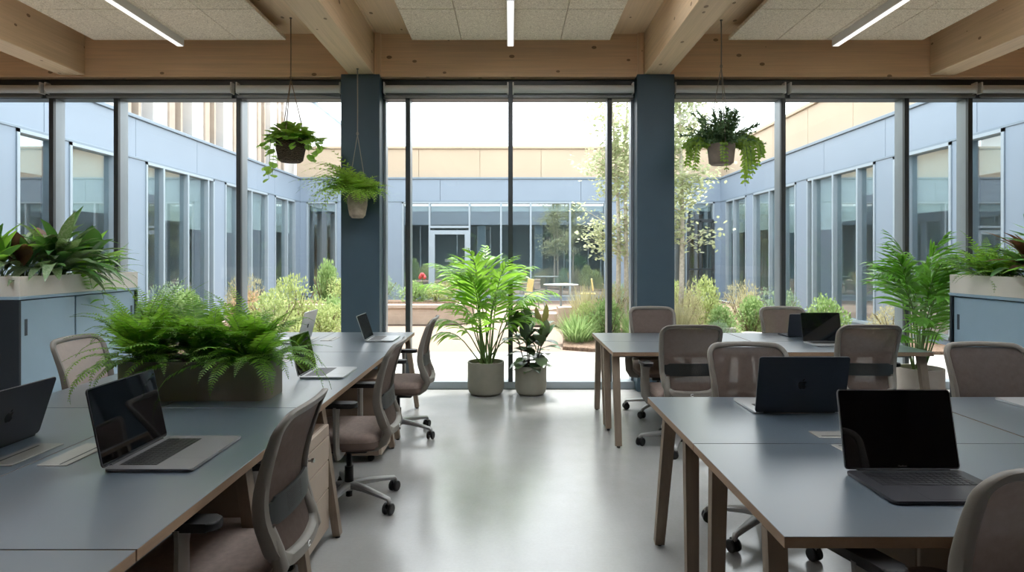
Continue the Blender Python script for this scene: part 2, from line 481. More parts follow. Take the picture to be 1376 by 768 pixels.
def palm_frond(F, stem, base, az, el, Ls, Lf, curl, pairs, ll, rng, lw=.03, vee=.35):
    """kentia frond: bare stalk of length Ls then a feather of length Lf"""
    p = Vector(base); pts = [p.copy()]; e = el
    for i in range(6):
        e -= .10*(1-el/1.6)/6; p = p+dirv(az, e)*Ls/6; pts.append(p.copy())
    n = pairs; st = Lf/n
    for i in range(n+1):
        t = i/n
        e -= curl/n*(.6+.9*t); d = dirv(az, e); p = p+d*st; pts.append(p.copy())
        side = Vector((-math.sin(az), math.cos(az), 0)); nrm = side.cross(d)
        prof = (.55+.45*math.sin(PI*min(1, t*1.3+.12)))*(1-.45*t**3)
        for sg in (-1, 1):
            ln = ll*prof*rng.uniform(.88, 1.1)
            dd = side*sg*(1.0-.5*t)+d*(.85+.6*t)+nrm*(vee+rng.uniform(-.25, .2))
            F.leaf(p, dd, nrm+side*sg*.2, ln, lw*rng.uniform(.8, 1.15), rng.uniform(.35, 1.5), 5, .7, .3, .35)
    stem.tube(pts[:7], .009, .006, 6); stem.tube(pts[6::3]+[pts[-1]], .006, .002, 5)

def cloud(name, mat, n, size, rng, shape='dome', flat=.55, lobes=7):
    """shrub foliage: n small leaf diamonds over lumpy lobes, unit dome radius 1 height 1"""
    cs = []
    for k in range(lobes):
        a = rng.uniform(0, 2*PI); r = rng.uniform(.1, .62)
        cs.append((r*math.cos(a), r*math.sin(a), rng.uniform(.28, .72)*(1-.35*r), rng.uniform(.26, .42)))
    cs.append((0, 0, .55, .45))
    g = np.random.default_rng(rng.randrange(1 << 30))
    idx = g.integers(0, len(cs), n); C = np.array(cs)[idx]
    d = g.normal(size=(n, 3)); d /= np.linalg.norm(d, axis=1)[:, None]
    rad = C[:, 3]*(.45+.6*g.random(n)**.5)
    P = C[:, :3]+d*rad[:, None]
    P[:, 2] = np.abs(P[:, 2])
    a = g.normal(size=(n, 3))*.8+d+np.array([0, 0, .5]); a /= np.linalg.norm(a, axis=1)[:, None]
    b = np.cross(a, g.normal(size=(n, 3))); b /= np.linalg.norm(b, axis=1)[:, None]
    s = size*(.6+.8*g.random(n))[:, None]
    V = np.empty((n, 4, 3))
    V[:, 0] = P; V[:, 1] = P+a*s*.5+b*s*flat*.5; V[:, 2] = P+a*s; V[:, 3] = P+a*s*.5-b*s*flat*.5
    me = bpy.data.meshes.new(name)
    me.from_pydata(V.reshape(-1, 3).tolist(), [], [(4*i, 4*i+1, 4*i+2, 4*i+3) for i in range(n)])
    me.materials.append(mat); me.update()
    return me

# ------------------------------------------------------------------ camera, light
cam_d = bpy.data.cameras.new('camera'); cam = bpy.data.objects.new('camera', cam_d); COL.objects.link(cam)
cam.location = (0, 0, 1.5); cam.rotation_euler = (PI/2, 0, 0)
cam_d.sensor_width = 36; cam_d.lens = 850/1376*36
cam_d.shift_x = .00145; cam_d.shift_y = -39/1376
cam_d.clip_start = .05; cam_d.clip_end = 300
S.camera = cam
w = bpy.data.worlds.new('World'); S.world = w; w.use_nodes = True
bg = w.node_tree.nodes['Background']; bg.inputs['Color'].default_value = (.92, .965, 1.0, 1); bg.inputs['Strength'].default_value = 3.4
sd = bpy.data.lights.new('sun', 'SUN'); so = bpy.data.objects.new('sun', sd); COL.objects.link(so)
sd.energy = 9.0; sd.angle = R(12); sd.color = (1.0, .985, .955)
so.rotation_euler = Euler((R(-20), R(4), 0)); so.location = (0, 12, 20)
S.view_settings.view_transform = 'Standard'; S.view_settings.look = 'None'
S.view_settings.gamma = 1; S.view_settings.use_curve_mapping = False
S.view_settings.exposure = 0.38
S.cycles.use_denoising = True
S.cycles.transparent_max_bounces = 24
S.cycles.max_bounces = 10; S.cycles.diffuse_bounces = 6
S.cycles.caustics_reflective = False; S.cycles.caustics_refractive = False
S.cycles.sample_clamp_indirect = 6

# ------------------------------------------------------------------ room shell
def struct(o, label, cat): return tag(o, label, cat, None, 'structure')
XW, YB, ZC = 7.3, -3.6, 4.0
struct(MB().box(-XW-.3, XW+.3, YB-.3, 7.42, -.2, 0).build('floor', M['floor']), 'polished grey concrete floor of the office', 'floor')
SKY = [(-.6, 1.1, 1.6, 5.5), (-4.6, -3.0, 1.2, 5.4), (3.0, 4.6, 1.2, 5.4)]  # openings for added rooflights, out of view, bringing in fill light
mb = MB()
for i in range(25):
    xa = -7.5+.6*i; xb = xa+.597; cuts = [(max(xa, k[0]), min(xb, k[1]), k[2], k[3]) for k in SKY if k[0] < xb-.01 and k[1] > xa+.01]
    if not cuts: mb.box(xa, xb, YB-.3, 7.42, ZC, ZC+.3, .003, 1); continue
    k = cuts[0]
    mb.box(xa, xb, YB-.3, k[2], ZC, ZC+.3, .003, 1); mb.box(xa, xb, k[3], 7.42, ZC, ZC+.3, .003, 1)
    if k[0] > xa+.01: mb.box(xa, k[0], k[2], k[3], ZC, ZC+.3)
    if k[1] < xb-.01: mb.box(k[1], xb, k[2], k[3], ZC, ZC+.3)
struct(mb.build('ceiling', M['deck']), 'pale timber board ceiling deck', 'ceiling')
for i, k in enumerate(SKY):
    r = thing('added_skylight_%d' % (i+1), ['long added rooflight over the aisle, for fill light', 'added rooflight over the left desks, for fill light', 'added rooflight over the right desks, for fill light'][i], 'added_skylight'); r['kind'] = 'structure'
    m = MB()
    for (a, b, c, d) in ((k[0]-.06, k[0], k[2]-.06, k[3]+.06), (k[1], k[1]+.06, k[2]-.06, k[3]+.06), (k[0], k[1], k[2]-.06, k[2]), (k[0], k[1], k[3], k[3]+.06)): m.box(a, b, c, d, ZC+.3, ZC+.42)
    m.build('kerb', M['white'], r); MB().box(k[0]-.05, k[1]+.05, k[2]-.05, k[3]+.05, ZC+.42, ZC+.432).build('pane', M['opal'], r, 0)
struct(MB().box(-XW-.3, -XW, YB-.3, 7.40, 0, 4.0).build('wall_left', M['innerwood']), 'brown side wall beyond the low cabinet', 'wall')
struct(MB().box(XW, XW+.3, YB-.3, 7.40, 0, 4.0).build('wall_right', M['innerwood']), 'brown side wall beyond the right cabinet', 'wall')
bw = MB()
bw.box(-XW, XW, YB-.3, YB, 0, 4.0)
struct(bw.build('wall_back', M['dark_wall']), 'dark brown back wall', 'wall')

# timber frame
fb = struct(MB().box(-XW, XW, 7.095, 7.40, 3.52, ZC, .004, 1).build('beam_facade', M['timber_x']), 'long timber beam across the top of the windows', 'beam')
for nm, xc, lab in (('beam_outer_left', -4.91, 'timber ceiling beam nearest the left wall'), ('beam_left', -1.665, 'timber ceiling beam resting on the column with the hanging fern'),
                    ('beam_right', 1.635, 'timber ceiling beam resting on the right blue column'), ('beam_outer_right', 4.84, 'timber ceiling beam nearest the right wall')):
    struct(MB().box(xc-.14, xc+.14, YB+.002, 7.09, 3.535, ZC, .005, 1).build(nm, M['timber_y']), lab, 'beam')
for nm, x0, x1, lab in (('trim_1', -1.52, -1.45, 'timber post strip beside the left centre beam'), ('trim_2', 1.42, 1.49, 'timber post strip beside the right centre beam')):
    struct(MB().box(x0, x1, 7.055, 7.094, 3.535, ZC, .003, 1).build(nm, M['timber_z']), lab, 'trim')
for nm, x0, x1, lab in (('column_left', -1.888, -1.458, 'blue grey column behind the hanging fern pot'), ('column_right', 1.41, 1.825, 'blue grey column behind the far right desk')):
    mb = MB().box(x0, x1, 7.04, 7.40, .16, 3.533, .004, 1); mb.box(x0, x1, 7.04, 7.40, 0, .156, .004, 1)
    struct(mb.build(nm, M['paint']), lab, 'column')

struct(MB().box(-XW, XW, 7.405, 7.47, 3.35, 4.42, .004, 1).build('wall_facade', M['clad']), 'pale blue cladding on the outside above the office windows', 'wall')
# glazed facade: three bays
def bay(n, x0, x1, mull, lab):
    r = thing('window_%d' % n, lab, 'window', (0, 0, 0)); r['kind'] = 'structure'
    mb = MB()
    mb.box(x0, x1, 7.20, 7.38, 3.30, 3.518, .004, 1)
    mb.build('window_frame', M['frame_dark'], r)
    MB().box(x0, x1, 7.18, 7.38, 0.0, .085, .004, 1).build('sill', M['frame_side'], r)
    ed = [x0]+mull+[x1]
    for m in mull:
        k = MB().box(m-.026, m+.026, 7.17, 7.215, .085, 3.30, .003, 1)
        k.mat(1).box(m-.022, m+.022, 7.215, 7.37, .085, 3.30, .002, 1)
        k.build('mullion', [M['frame_dark'], M['frame_side']], r)
    for e in (x0, x1):
        s = 1 if e == x0 else -1
        k = MB(); k.box(min(e, e+s*.03), max(e, e+s*.03), 7.25, 7.37, .085, 3.30, .002, 1); k.build('jamb', M['frame_side'], r)
    for a, b in zip(ed, ed[1:]):
        MB().box(a+.02, b-.02, 7.285, 7.297, .07, 3.32).build('pane', M['glass'], r, 0)
    return r
bay(1, -7.25, -1.888, [-6.6, -5.21, -4.475, -3.085], 'left bay of floor to ceiling courtyard windows')
bay(2, -1.458, 1.41, [-1.165, 0.0, 1.125], 'centre bay of courtyard windows between the two blue columns')
bay(3, 1.825, 7.25, [3.095, 4.495, 5.215, 6.6], 'right bay of floor to ceiling courtyard windows')

# roller blinds
def roller(x0, x1, lab):
    r = thing('roller_blind', lab, 'roller blind', ((x0+x1)/2, 7.135, 3.39), 0, 'rolled-up roller blinds along the facade')
    h = (x1-x0)/2-.018
    MB().lathe([(0, -h), (.044, -h), (.044, h), (0, h)], (0, 0, 0), 24, 'x').build('fabric_roll', M['blindroll'], r)
    MB().box(-h, h, -.010, .010, -.095, -.068, .004, 2).box(-h+.01, h-.01, .030, .033, -.082, 0).build('bottom_bar', M['blindbar'], r)
    for s in (-1, 1):
        MB().box(s*h-.008, s*h+.008, -.03, .058, -.05, .075, .003, 1).build('bracket', M['white'], r)
roller(-1.44, -.012, 'rolled-up grey blind left of the middle mullion')
roller(.012, 1.40, 'rolled-up grey blind right of the middle mullion')
roller(-3.10, -1.90, 'rolled-up grey blind behind the basket plant, beside the left column')
roller(-5.25, -3.125, 'long rolled-up grey blind over the left cabinet windows')
roller(-7.2, -5.275, 'rolled-up grey blind at the far left of the facade')
roller(1.84, 3.11, 'rolled-up grey blind behind the hanging cactus pot')
roller(3.135, 5.26, 'long rolled-up grey blind over the right tall palm')
roller(5.285, 7.2, 'rolled-up grey blind at the far right of the facade')

# acoustic rafts and lights
def raft(x0, x1, lab, yend=4.7):
    n = round((x1-x0)/.535); wv = (x1-x0)/n; mb = MB(); y = 6.86; dp_ = .855
    while y > yend+.5:
        for i in range(n):
            mb.box(x0+i*wv+.0025, x0+(i+1)*wv-.0025, y-dp_, y-.0025, 3.85, 3.888, .003, 1)
        y -= .86
        if lab[0] == 'c': dp_ = .40
    r = thing('acoustic_panel', lab, 'acoustic panel', (0, 0, 0), 0, 'wood wool ceiling rafts')
    mb.build('tile_field', M['acoustic'], r)
    for i in range(3):
        xx = x0+.2+i*(x1-x0-.4)/2
        MB().box(xx-.02, xx+.02, max(5.65, y+.15), 6.7, 3.888, ZC).build('mounting_rail', M['wool_edge'], r)
raft(-4.52, -2.43, 'left wood wool acoustic raft above the left desks')
raft(-1.07, 1.08, 'centre wood wool acoustic raft above the aisle', 5.3)
raft(2.36, 4.47, 'right wood wool acoustic raft above the right desks')
def linear(xc, y1, lab, ln=1.66):
    r = thing('linear_light', lab, 'ceiling light', (xc, y1, 3.765), 0, 'linear ceiling lights')
    MB().box(-.036, .036, -ln, 0, .004, .0855, .003, 1).build('housing', M['white'], r)
    MB().box(-.03, .03, .01-ln, -.01, .0, .006, .001, 1).build('diffuser', M['lamp'], r)
linear(-3.555, 6.82, 'slim white linear light on the left acoustic raft')
linear(0.0, 6.82, 'slim white linear light on the centre acoustic raft', 1.22)
linear(3.50, 6.82, 'slim white linear light on the right acoustic raft')

# ------------------------------------------------------------------ courtyard buildings
def clad_row(mb, a, b, pos, z0, z1, wmax, fr, gap=.012):
    """row of cladding panels along u from a to b, fr maps (u0,u1,d0,d1,z0,z1) to a box"""
    n = max(1, round((b-a)/wmax)); wv = (b-a)/n
    for i in range(n): fr(mb, a+i*wv+gap/2, a+(i+1)*wv-gap/2, pos, pos+.03, z0, z1)

def wing(root, fr, U0, U1, wins, door=None):
    """a blue clad block; u along the wall, d positive outwards into the courtyard"""
    ZP, ZH, Z0 = 4.25, 3.42, .12
    bk = MB()
    fr(bk, U0, U1, -.22, -.004, ZH, ZP-.02); fr(bk, U0, U1, -.22, -.004, 0, Z0)
    p = MB()
    clad_row(p, U0, U1, 0, ZH+.02, ZP-.07, 2.35, fr); clad_row(p, U0, U1, 0, 0.0, Z0-.01, 2.35, fr)
    u = U0
    for (a, b, ms) in wins+[(U1, U1, [])]:
        if a-u > .02:
            fr(bk, u, a, -.22, -.004, Z0, ZH); clad_row(p, u, a, 0, Z0, ZH+.004, 1.3, fr)
        u = b
    bk.build('wall_backing', M['clad_back'], root); p.build('cladding', M['clad'], root, 21)
    c = MB(); fr(c, U0, U1, -.3, .07, ZP-.065, ZP, .006); fr(c, U0, U1, -.02, .045, ZH-.02, ZH+.022, .004)
    c.build('parapet_cap', M['cap'], root)
    for (a, b, ms) in wins:
        f = MB(); t_ = .055
        fr(f, a, a+t_, -.16, .05, Z0, ZH-.02); fr(f, b-t_, b, -.16, .05, Z0, ZH-.02)
        fr(f, a, b, -.16, .05, Z0, Z0+.06); fr(f, a, b, -.16, .05, ZH-.075, ZH-.02)
        for m in ms: fr(f, m-.03, m+.03, -.14, .05, Z0+.06, ZH-.075)
        wf = f.build('window_frame', M['clad_frame'], root)
        g = MB(); fr(g, a+.03, b-.03, -.055, -.045, Z0+.03, ZH-.05); g.build('pane', M['glass_out'], wf, 0)
        b_ = MB(); e = [a+t_]+ms+[b-t_]
        rn = random.Random(int(a*100))
        for i in range(len(e)-1):
            if e[i+1]-e[i] < .25: continue
            dz = rn.choice([.55, 1.05, 1.2, 1.5]) if root['label'].find('facing') < 0 else .25
            fr(b_, e[i]+.04, e[i+1]-.04, -.135, -.13, ZH-.08-dz, ZH-.08)
        b_.build('window_blind', M['blind_out'], wf)

def frL(mb, u0, u1, d0, d1, z0, z1, bev=0.0): mb.box(-XW+d0, -XW+d1, u0, u1, z0, z1, bev, 1)
def frR(mb, u0, u1, d0, d1, z0, z1, bev=0.0): mb.box(XW-d1, XW-d0, u0, u1, z0, z1, bev, 1)
YF = 21.9
def frF(mb, u0, u1, d0, d1, z0, z1, bev=0.0): mb.box(u0, u1, YF-d1, YF-d0, z0, z1, bev, 1)

winsW = [(9.3, 10.12, []), (10.42, 12.0, [11.6]), (12.6, 15.5, [13.25, 14.25, 15.2]), (16.1, 18.95, [16.9, 17.75]), (19.5, 21.35, [20.6])]
bl = thing('courtyard_building', 'pale blue clad wing with tall windows on the left of the courtyard', 'building', (0, 0, 0), 0, 'blue clad wings round the courtyard')
wing(bl, frL, 7.45, 21.9, winsW)
br_ = thing('courtyard_building', 'pale blue clad wing with tall windows on the right of the courtyard', 'building', (0, 0, 0), 0, 'blue clad wings round the courtyard')
wing(br_, frR, 7.45, 21.9, winsW)
bf = thing('courtyard_building', 'pale blue clad block facing the office across the courtyard', 'building', (0, 0, 0), 0, 'blue clad wings round the courtyard')
wing(bf, frF, -7.3, 7.3, [(-7.05, -6.0, []), (-3.75, 3.3, [-2.8, -1.42, -.33, .7, 2.06]), (4.6, 7.05, [5.5, 6.1])])
def interior(root, fr, U0, U1, dep, m):
    k = MB()
    fr(k, U0, U1, -dep-.1, -dep, 0, 3.6); fr(k, U0, U1, -dep, -.22, -.15, 0.02); fr(k, U0, U1, -dep, -.22, 3.6, 3.75); fr(k, U0-.1, U0, -dep, -.22, 0, 3.6); fr(k, U1, U1+.1, -dep, -.22, 0, 3.6)
    k.build('room_lining', m, root)
interior(bl, frL, 7.5, 21.8, 3.2, M['inner']); interior(br_, frR, 7.5, 21.8, 3.2, M['inner']); interior(bf, frF, -7.3, 7.3, 4.0, M['inner'])
k = MB(); frF(k, -7.25, -5.9, -1.6, -1.5, 0.02, 3.1); frF(k, 4.7, 7.2, -1.9, -1.8, .02, 3.1); k.build('timber_partition', M['innerwood'], bf)
# door in the facing block
d = MB()
for a, b in ((-2.78, -2.62), (-1.58, -1.44)): frF(d, a, b, -.06, .055, .12, 2.42)
frF(d, -2.62, -1.58, -.06, .055, 2.28, 2.42); frF(d, -2.62, -1.58, -.06, .055, .12, .35)
frF(d, -2.8, -1.42, -.07, .06, 2.5, 2.58)
dr = d.build('door', M['clad_frame'], bf)
d = MB(); frF(d, -1.66, -1.63, .055, .10, 1.0, 1.25); d.build('door_handle', M['chrome'], dr)
d = MB()
for a in (6.12, 6.55, 7.0): frF(d, a-.03, a+.05, -.03, .06, .12, 2.75)
frF(d, 6.12, 7.02, -.03, .06, 2.7, 2.8); frF(d, 6.12, 7.02, -.03, .06, 1.05, 1.1)
d.build('door', M['frame_dark'], bf)
# beige upper storeys
def upper(root, fr, U0, U1, ztop):
    k = MB(); fr(k, U0, U1, -.45, -.154, 4.2, ztop-.03); k.build('upper_backing', M['beige_dk'], root)
    k = MB(); clad_row(k, U0, U1, -.15, 4.24, ztop-.09, 2.1, fr, .014); k.build('beige_cladding', M['beige'], root)
    k = MB(); fr(k, U0, U1, -.5, -.06, ztop-.08, ztop, .006); k.build('roof_edge', M['beige'], root)
upper(bf, frF, -7.45, 7.45, 5.34); upper(br_, frR, 7.45, 22.05, 5.3)
# white three storey block over the left wing
k = MB(); pb = MB(); gl = MB()
frL(k, 7.45, 30, -6.0, -.32, 3.9, 7.42)
u = 8.3
while u < 20.8:
    frL(k, u, u+.55, -.32, -.10, 4.25, 7.3); frL(pb, u+.55, u+.78, -.32, -.06, 4.25, 7.3); frL(gl, u+.78, u+1.02, -.31, -.28, 4.6, 7.0); frL(pb, u+1.02, u+1.1, -.32, -.06, 4.25, 7.3)
    u += 1.6
k.build('white_wall', M['render'], bl); pb.build('beige_fin', M['fin'], bl); gl.build('upper_window', M['reveal'], bl)
for u in (21.2, 22.5, 23.85, 25.15, 26.5, 27.8):
    g = MB(); frL(g, u, u+.62, -.33, -.31, 5.85, 6.55, .004); frL(g, u-.03, u+.65, -.33, -.28, 5.81, 5.85)
    g.build('upper_window', M['reveal'], bl)
g = MB(); frL(g, 7.45, 30, -6.0, -.2, 7.42, 7.52, .01); g.build('roof_edge', M['cap'], bl)

# courtyard ground
struct(MB().box(-XW, XW, 7.42, 10.0, -.12, -.005).build('floor_paving', M['paving']), 'pale stone paving outside the windows', 'paving')
struct(MB().box(-XW, XW, 10.0, 21.9, -.14, -.012).build('ground', M['gravel']), 'pinkish gravel of the courtyard', 'ground')
def bed(poly, name, lab, h=.05):
    return struct(MB().prism(poly, -.1, h, bev=.02).build(name, M['mulch']), lab, 'planting bed')
bed([(-7.2, 9.4), (-2.7, 9.9), (-2.5, 10.8), (-3.6, 13.3), (-3.9, 14.0), (-7.2, 14.0)], 'ground_bed_left', 'mulched planting bed on the left of the courtyard')
bed([(.85, 10.3), (1.3, 10.05), (7.2, 9.7), (7.2, 17), (2.5, 15.5), (1.6, 13.6), (1.0, 12.0)], 'ground_bed_right', 'mulched planting bed on the right of the courtyard')
# curved stone bench wall
pts = [(-5.2, 14.0), (-1.6, 14.0), (-1.1, 14.15), (-.85, 14.5), (-.85, 15.0), (-1.1, 15.4), (-5.2, 15.4)]
bm_ = MB().prism(pts, 0, .36, bev=.01)
bt = thing('stone_bench', 'low pink stone bench wall round the flower bed', 'stone bench')
bm_.build('wall', M['stone'], bt)
MB().prism([(x*1.0+(.02 if x > -2 else 0), y+(-.04 if y < 14.3 else .04)) for x, y in pts], .362, .44, bev=.012).build('coping', M['stone'], bt)
MB().prism([(-5.0, 14.35), (-1.6, 14.35), (-1.2, 14.6), (-1.2, 15.0), (-1.4, 15.2), (-5.0, 15.2)], .441, .47).build('soil', M['mulch'], bt)

# ------------------------------------------------------------------ shrubs and trees
rng = random.Random(5)
VAR = {}
for i, (key, m, sz, fl) in enumerate((('yellow', 'L_s1', .075, .5), ('green', 'L_s2', .085, .55), ('blue', 'L_s3', .07, .45), ('straw', 'L_s4', .10, .16), ('pink', 'L_s5', .07, .6))):
    VAR[key] = [cloud('foliage', M[m], 2600, sz, rng, flat=fl) for _ in range(2)]
for key in ('grass',):
    F = FM()
    for k in range(420):
        a = rng.uniform(0, 2*PI); r = rng.uniform(0, .45)
        F.blade((r*math.cos(a), r*math.sin(a), 0), dirv(a+rng.uniform(-.6, .6), rng.uniform(.9, 1.5)), (-math.sin(a), math.cos(a), 0), rng.uniform(.6, 1.05), .022, .6, 3)
    o = F.build('tmp', M['L_s4']); VAR['grass'] = [o.data]; bpy.data.objects.remove(o)
    F = FM()
    for k in range(420):
        a = rng.uniform(0, 2*PI); r = rng.uniform(0, .45)
        F.blade((r*math.cos(a), r*math.sin(a), 0), dirv(a+rng.uniform(-.6, .6), rng.uniform(.7, 1.5)), (-math.sin(a), math.cos(a), 0), rng.uniform(.55, 1.05), .03, .9, 3)
    o = F.build('tmp', M['L_s2']); VAR['lilygrass'] = [o.data]; bpy.data.objects.remove(o)
stemme = None
F = FM()
for k in range(14):
    a = rng.uniform(0, 2*PI); F.tube([(0, 0, 0), (.25*math.cos(a), .25*math.sin(a), .35), (.55*math.cos(a), .55*math.sin(a), .7)], .02, .008, 5)
o = F.build('tmp', M['stem_br']); stemme = o.data; bpy.data.objects.remove(o)
def shrub(x, y, rx, h, var, lab, z=.04):
    r = thing('shrub', lab, 'shrub', (x, y, z), rng.uniform(0, 6.28), 'courtyard shrubs')
    r.scale = (rx, rx, h)
    me = rng.choice(VAR[var])
    o = bpy.data.objects.new('foliage', me); COL.objects.link(o); o.parent = r
    if var not in ('grass', 'lilygrass'):
        o = bpy.data.objects.new('stems', stemme); COL.objects.link(o); o.parent = r
    return r
SH = [
 (-3.95, 10.6, .62, .92, 'yellow', 'yellow-green shrub just left of the silver laptop lid'),
 (-4.15, 12.2, .65, 1.12, 'yellow', 'tall pale yellow-green shrub behind the silver laptop lid'),
 (-4.40, 15.1, .55, 1.35, 'green', 'rounded darker shrub by the wood-lined corner window'),
 (-3.20, 10.9, .50, .72, 'yellow', 'low yellow-green shrub beside the left blue column'),
 (-4.85, 11.6, .55, .90, 'pink', 'pink flowering shrub at the left window mullion'),
 (-5.75, 11.2, .60, .85, 'green', 'green shrub behind the desk fern'),
 (-6.55, 12.4, .65, 1.0, 'blue', 'blue-green shrub against the left wing windows'),
 (-5.5, 13.2, .60, 1.1, 'straw', 'straw-coloured shrub in the left bed near the left wing'),
 (-3.55, 12.6, .5, .7, 'green', 'small green shrub at the path edge of the left bed'),
 (-6.4, 10.1, .5, .7, 'yellow', 'yellow-green shrub in the left bed closest to the office'),
 (-2.95, 14.75, .52, .62, 'blue', 'blue-green shrub at the left end of the stone bench'),
 (-2.25, 14.8, .50, .48, 'green', 'low green shrub in the middle of the stone bench bed'),
 (-1.75, 14.75, .45, .45, 'yellow', 'low yellow-green shrub behind the palm in the bench bed'),
 (-1.45, 15.0, .35, .60, 'straw', 'wispy straw shrub at the rounded end of the stone bench'),
 (-3.8, 14.8, .55, .60, 'yellow', 'yellow-green shrub in the bench bed behind the left column'),
 (1.15, 10.9, .50, .60, 'lilygrass', 'arching strap-leaved plant at the paving edge, beside the rubber plant'),
 (1.72, 11.1, .50, .72, 'green', 'bright green shrub beside the right centre mullion'),
 (1.42, 11.6, .45, .66, 'yellow', 'yellow-green shrub behind the arching strap-leaved plant'),
 (1.55, 13.0, .55, .98, 'grass', 'feathery straw grass near the pink stone blocks'),
 (1.95, 12.3, .55, .95, 'straw', 'straw-green shrub under the pair of birch trunks'),
 (2.15, 10.8, .45, .70, 'lilygrass', 'strap-leaved clump in front of the right blue column'),
 (3.25, 11.8, .50, .98, 'straw', 'straw-coloured shrub at the foot of the single birch'),
 (3.75, 12.4, .60, 1.08, 'yellow', 'tall yellow-green shrub right of the single birch'),
 (3.65, 10.9, .45, .62, 'green', 'green shrub behind the far table, left of the back chair'),
 (4.30, 11.3, .50, .74, 'green', 'bright green shrub left of the second far chair'),
 (3.45, 10.45, .30, .42, 'blue', 'small blue-green shrub among the pale rocks'),
 (2.85, 10.8, .42, .80, 'grass', 'pale grass clump just right of the right blue column'),
 (5.20, 12.3, .60, .85, 'blue', 'blue-green shrub by the right wing windows'),
 (5.85, 11.8, .55, .75, 'green', 'green shrub behind the second far chair'),
 (4.95, 13.6, .60, .95, 'straw', 'straw shrub deep in the right bed by the dark double door'),
 (4.60, 10.5, .4, .5, 'yellow', 'low yellow-green shrub at the front of the right bed'),
 (2.6, 12.6, .55, .9, 'green', 'green shrub hidden behind the right blue column'),
 (6.4, 10.6, .5, .7, 'straw', 'straw-green shrub behind the right tall palm'),
 (2.5, 14.6, .6, .9, 'blue', 'blue-green shrub behind the birches'),
 (3.9, 15.0, .6, .9, 'yellow', 'yellow-green shrub at the back of the right bed'),
]
for s in SH: shrub(*s[:5], s[5], .47 if 14.6 < s[1] < 15.3 and s[0] < -1 and s[0] > -4.3 else .04)
# red flowers in the bench bed
fl = thing('flower', 'red flower head on a tall stem above the stone bench', 'flower', (-2.05, 14.7, .47))
F = FM(); F.tube([(0, 0, 0), (.02, 0, .3), (0, 0, .58)], .008, .006, 5); F.build('stem', M['stem'], fl)
mb = MB()
for k in range(7): mb.lathe([(0, -.045), (.035, -.02), (.045, .01), (.025, .04), (0, .045)], (.05*math.cos(k), .05*math.sin(k), .55+.035*(k % 3)), 8)
mb.build('petals', M['flower'], fl)

def birch(x, y, H, trunks, crown, n, lab, seed):
    rg = random.Random(seed); r = thing('birch_tree', lab, 'tree', (x, y, .04), 0, 'courtyard birches')
    br = FM(); lv = FM(); P = []
    for (dx, lean) in trunks:
        T = FM(); pts = [(dx+lean*t*t*H*.18+.04*math.sin(5*t+dx*9), .03*math.sin(7*t), H*t) for t in [i/9 for i in range(10)]]
        T.tube(pts, .055, .012, 8); T.build('trunk', M['bark'], r)
        for k in range(crown):
            t = rg.uniform(.28, .98); i = min(8, int(t*9)); p0 = Vector(pts[i]).lerp(Vector(pts[i+1]), t*9-i)
            a = rg.uniform(0, 2*PI); L = (1.15-.75*t)*rg.uniform(.6, 1.25); e = rg.uniform(.1, .6)
            q = [p0]; d = dirv(a, e)
            for j in range(5):
                q.append(q[-1]+d*L/5); d = (d+Vector((rg.uniform(-.2, .2), rg.uniform(-.2, .2), rg.uniform(-.12, .04)))).normalized()
            br.tube(q, .012, .003, 4)
            for j in range(1, 6): P += [(q[j], L)]
    per = max(1, n//len(P))
    for q, L in P:
        for k in range(per):
            c = q+Vector((rg.gauss(0, .14), rg.gauss(0, .14), rg.gauss(-.03, .11)))
            s = rg.uniform(.06, .10); a = rg.uniform(0, 2*PI); d = dirv(a, rg.uniform(-.9, .6)); sd_ = Vector((-math.sin(a), math.cos(a), rg.uniform(-.6, .6)))
            lv.blade(c, d, sd_, s, s*.75, .2, 2)
    br.build('branches', M['bark'], r); lv.build('foliage', M['L_birch'], r)
birch(2.18, 12.7, 5.2, [(-.03, -.12), (.11, .12)], 26, 4300, 'two-stemmed birch seen beside the right mullion of the centre window', 11)
birch(3.14, 11.7, 5.1, [(0, .02)], 40, 4800, 'single-stemmed birch just right of the right blue column', 23)

def stone(x, y, sx, sy, sz, lab, m='stone', seed=0, name='stone_block', cat='stone'):
    rg = random.Random(seed); t_ = bmesh.new(); bmesh.ops.create_cube(t_, size=1); bmesh.ops.subdivide_edges(t_, edges=list(t_.edges), cuts=2, use_grid_fill=True)
    for v in t_.verts:
        k = .9 if m == 'stone' else .62
        L = v.co.length; v.co = v.co.lerp(v.co/L*.55, 1-k); v.co += Vector((rg.uniform(-.04, .04), rg.uniform(-.04, .04), rg.uniform(-.04, .04)))
        v.co = Vector((v.co.x*sx, v.co.y*sy, (v.co.z+.45)*sz))
    me = bpy.data.meshes.new(name); t_.to_mesh(me); t_.free()
    o = link_mesh(name, me, M[m], None, 50); o.location = (x, y, .03); tag(o, lab, cat)
stone(1.22, 13.6, .42, .4, .42, 'pink stone block standing upright beside the straw grass', seed=1)
stone(.75, 13.9, .8, .45, .26, 'long low pink stone block behind the rubber plant', seed=2)
stone(1.1, 14.6, .5, .4, .3, 'pink stone block behind the upright one', seed=3)
stone(3.55, 10.75, .5, .35, .3, 'largest pale rock in the right bed', 'rock', 4, 'garden_rock', 'rock')
stone(3.15, 10.5, .35, .3, .2, 'pale rock right of the blue column', 'rock', 5, 'garden_rock', 'rock')
stone(4.05, 10.6, .4, .3, .22, 'pale rock left of the low yellow-green shrub', 'rock', 6, 'garden_rock', 'rock')

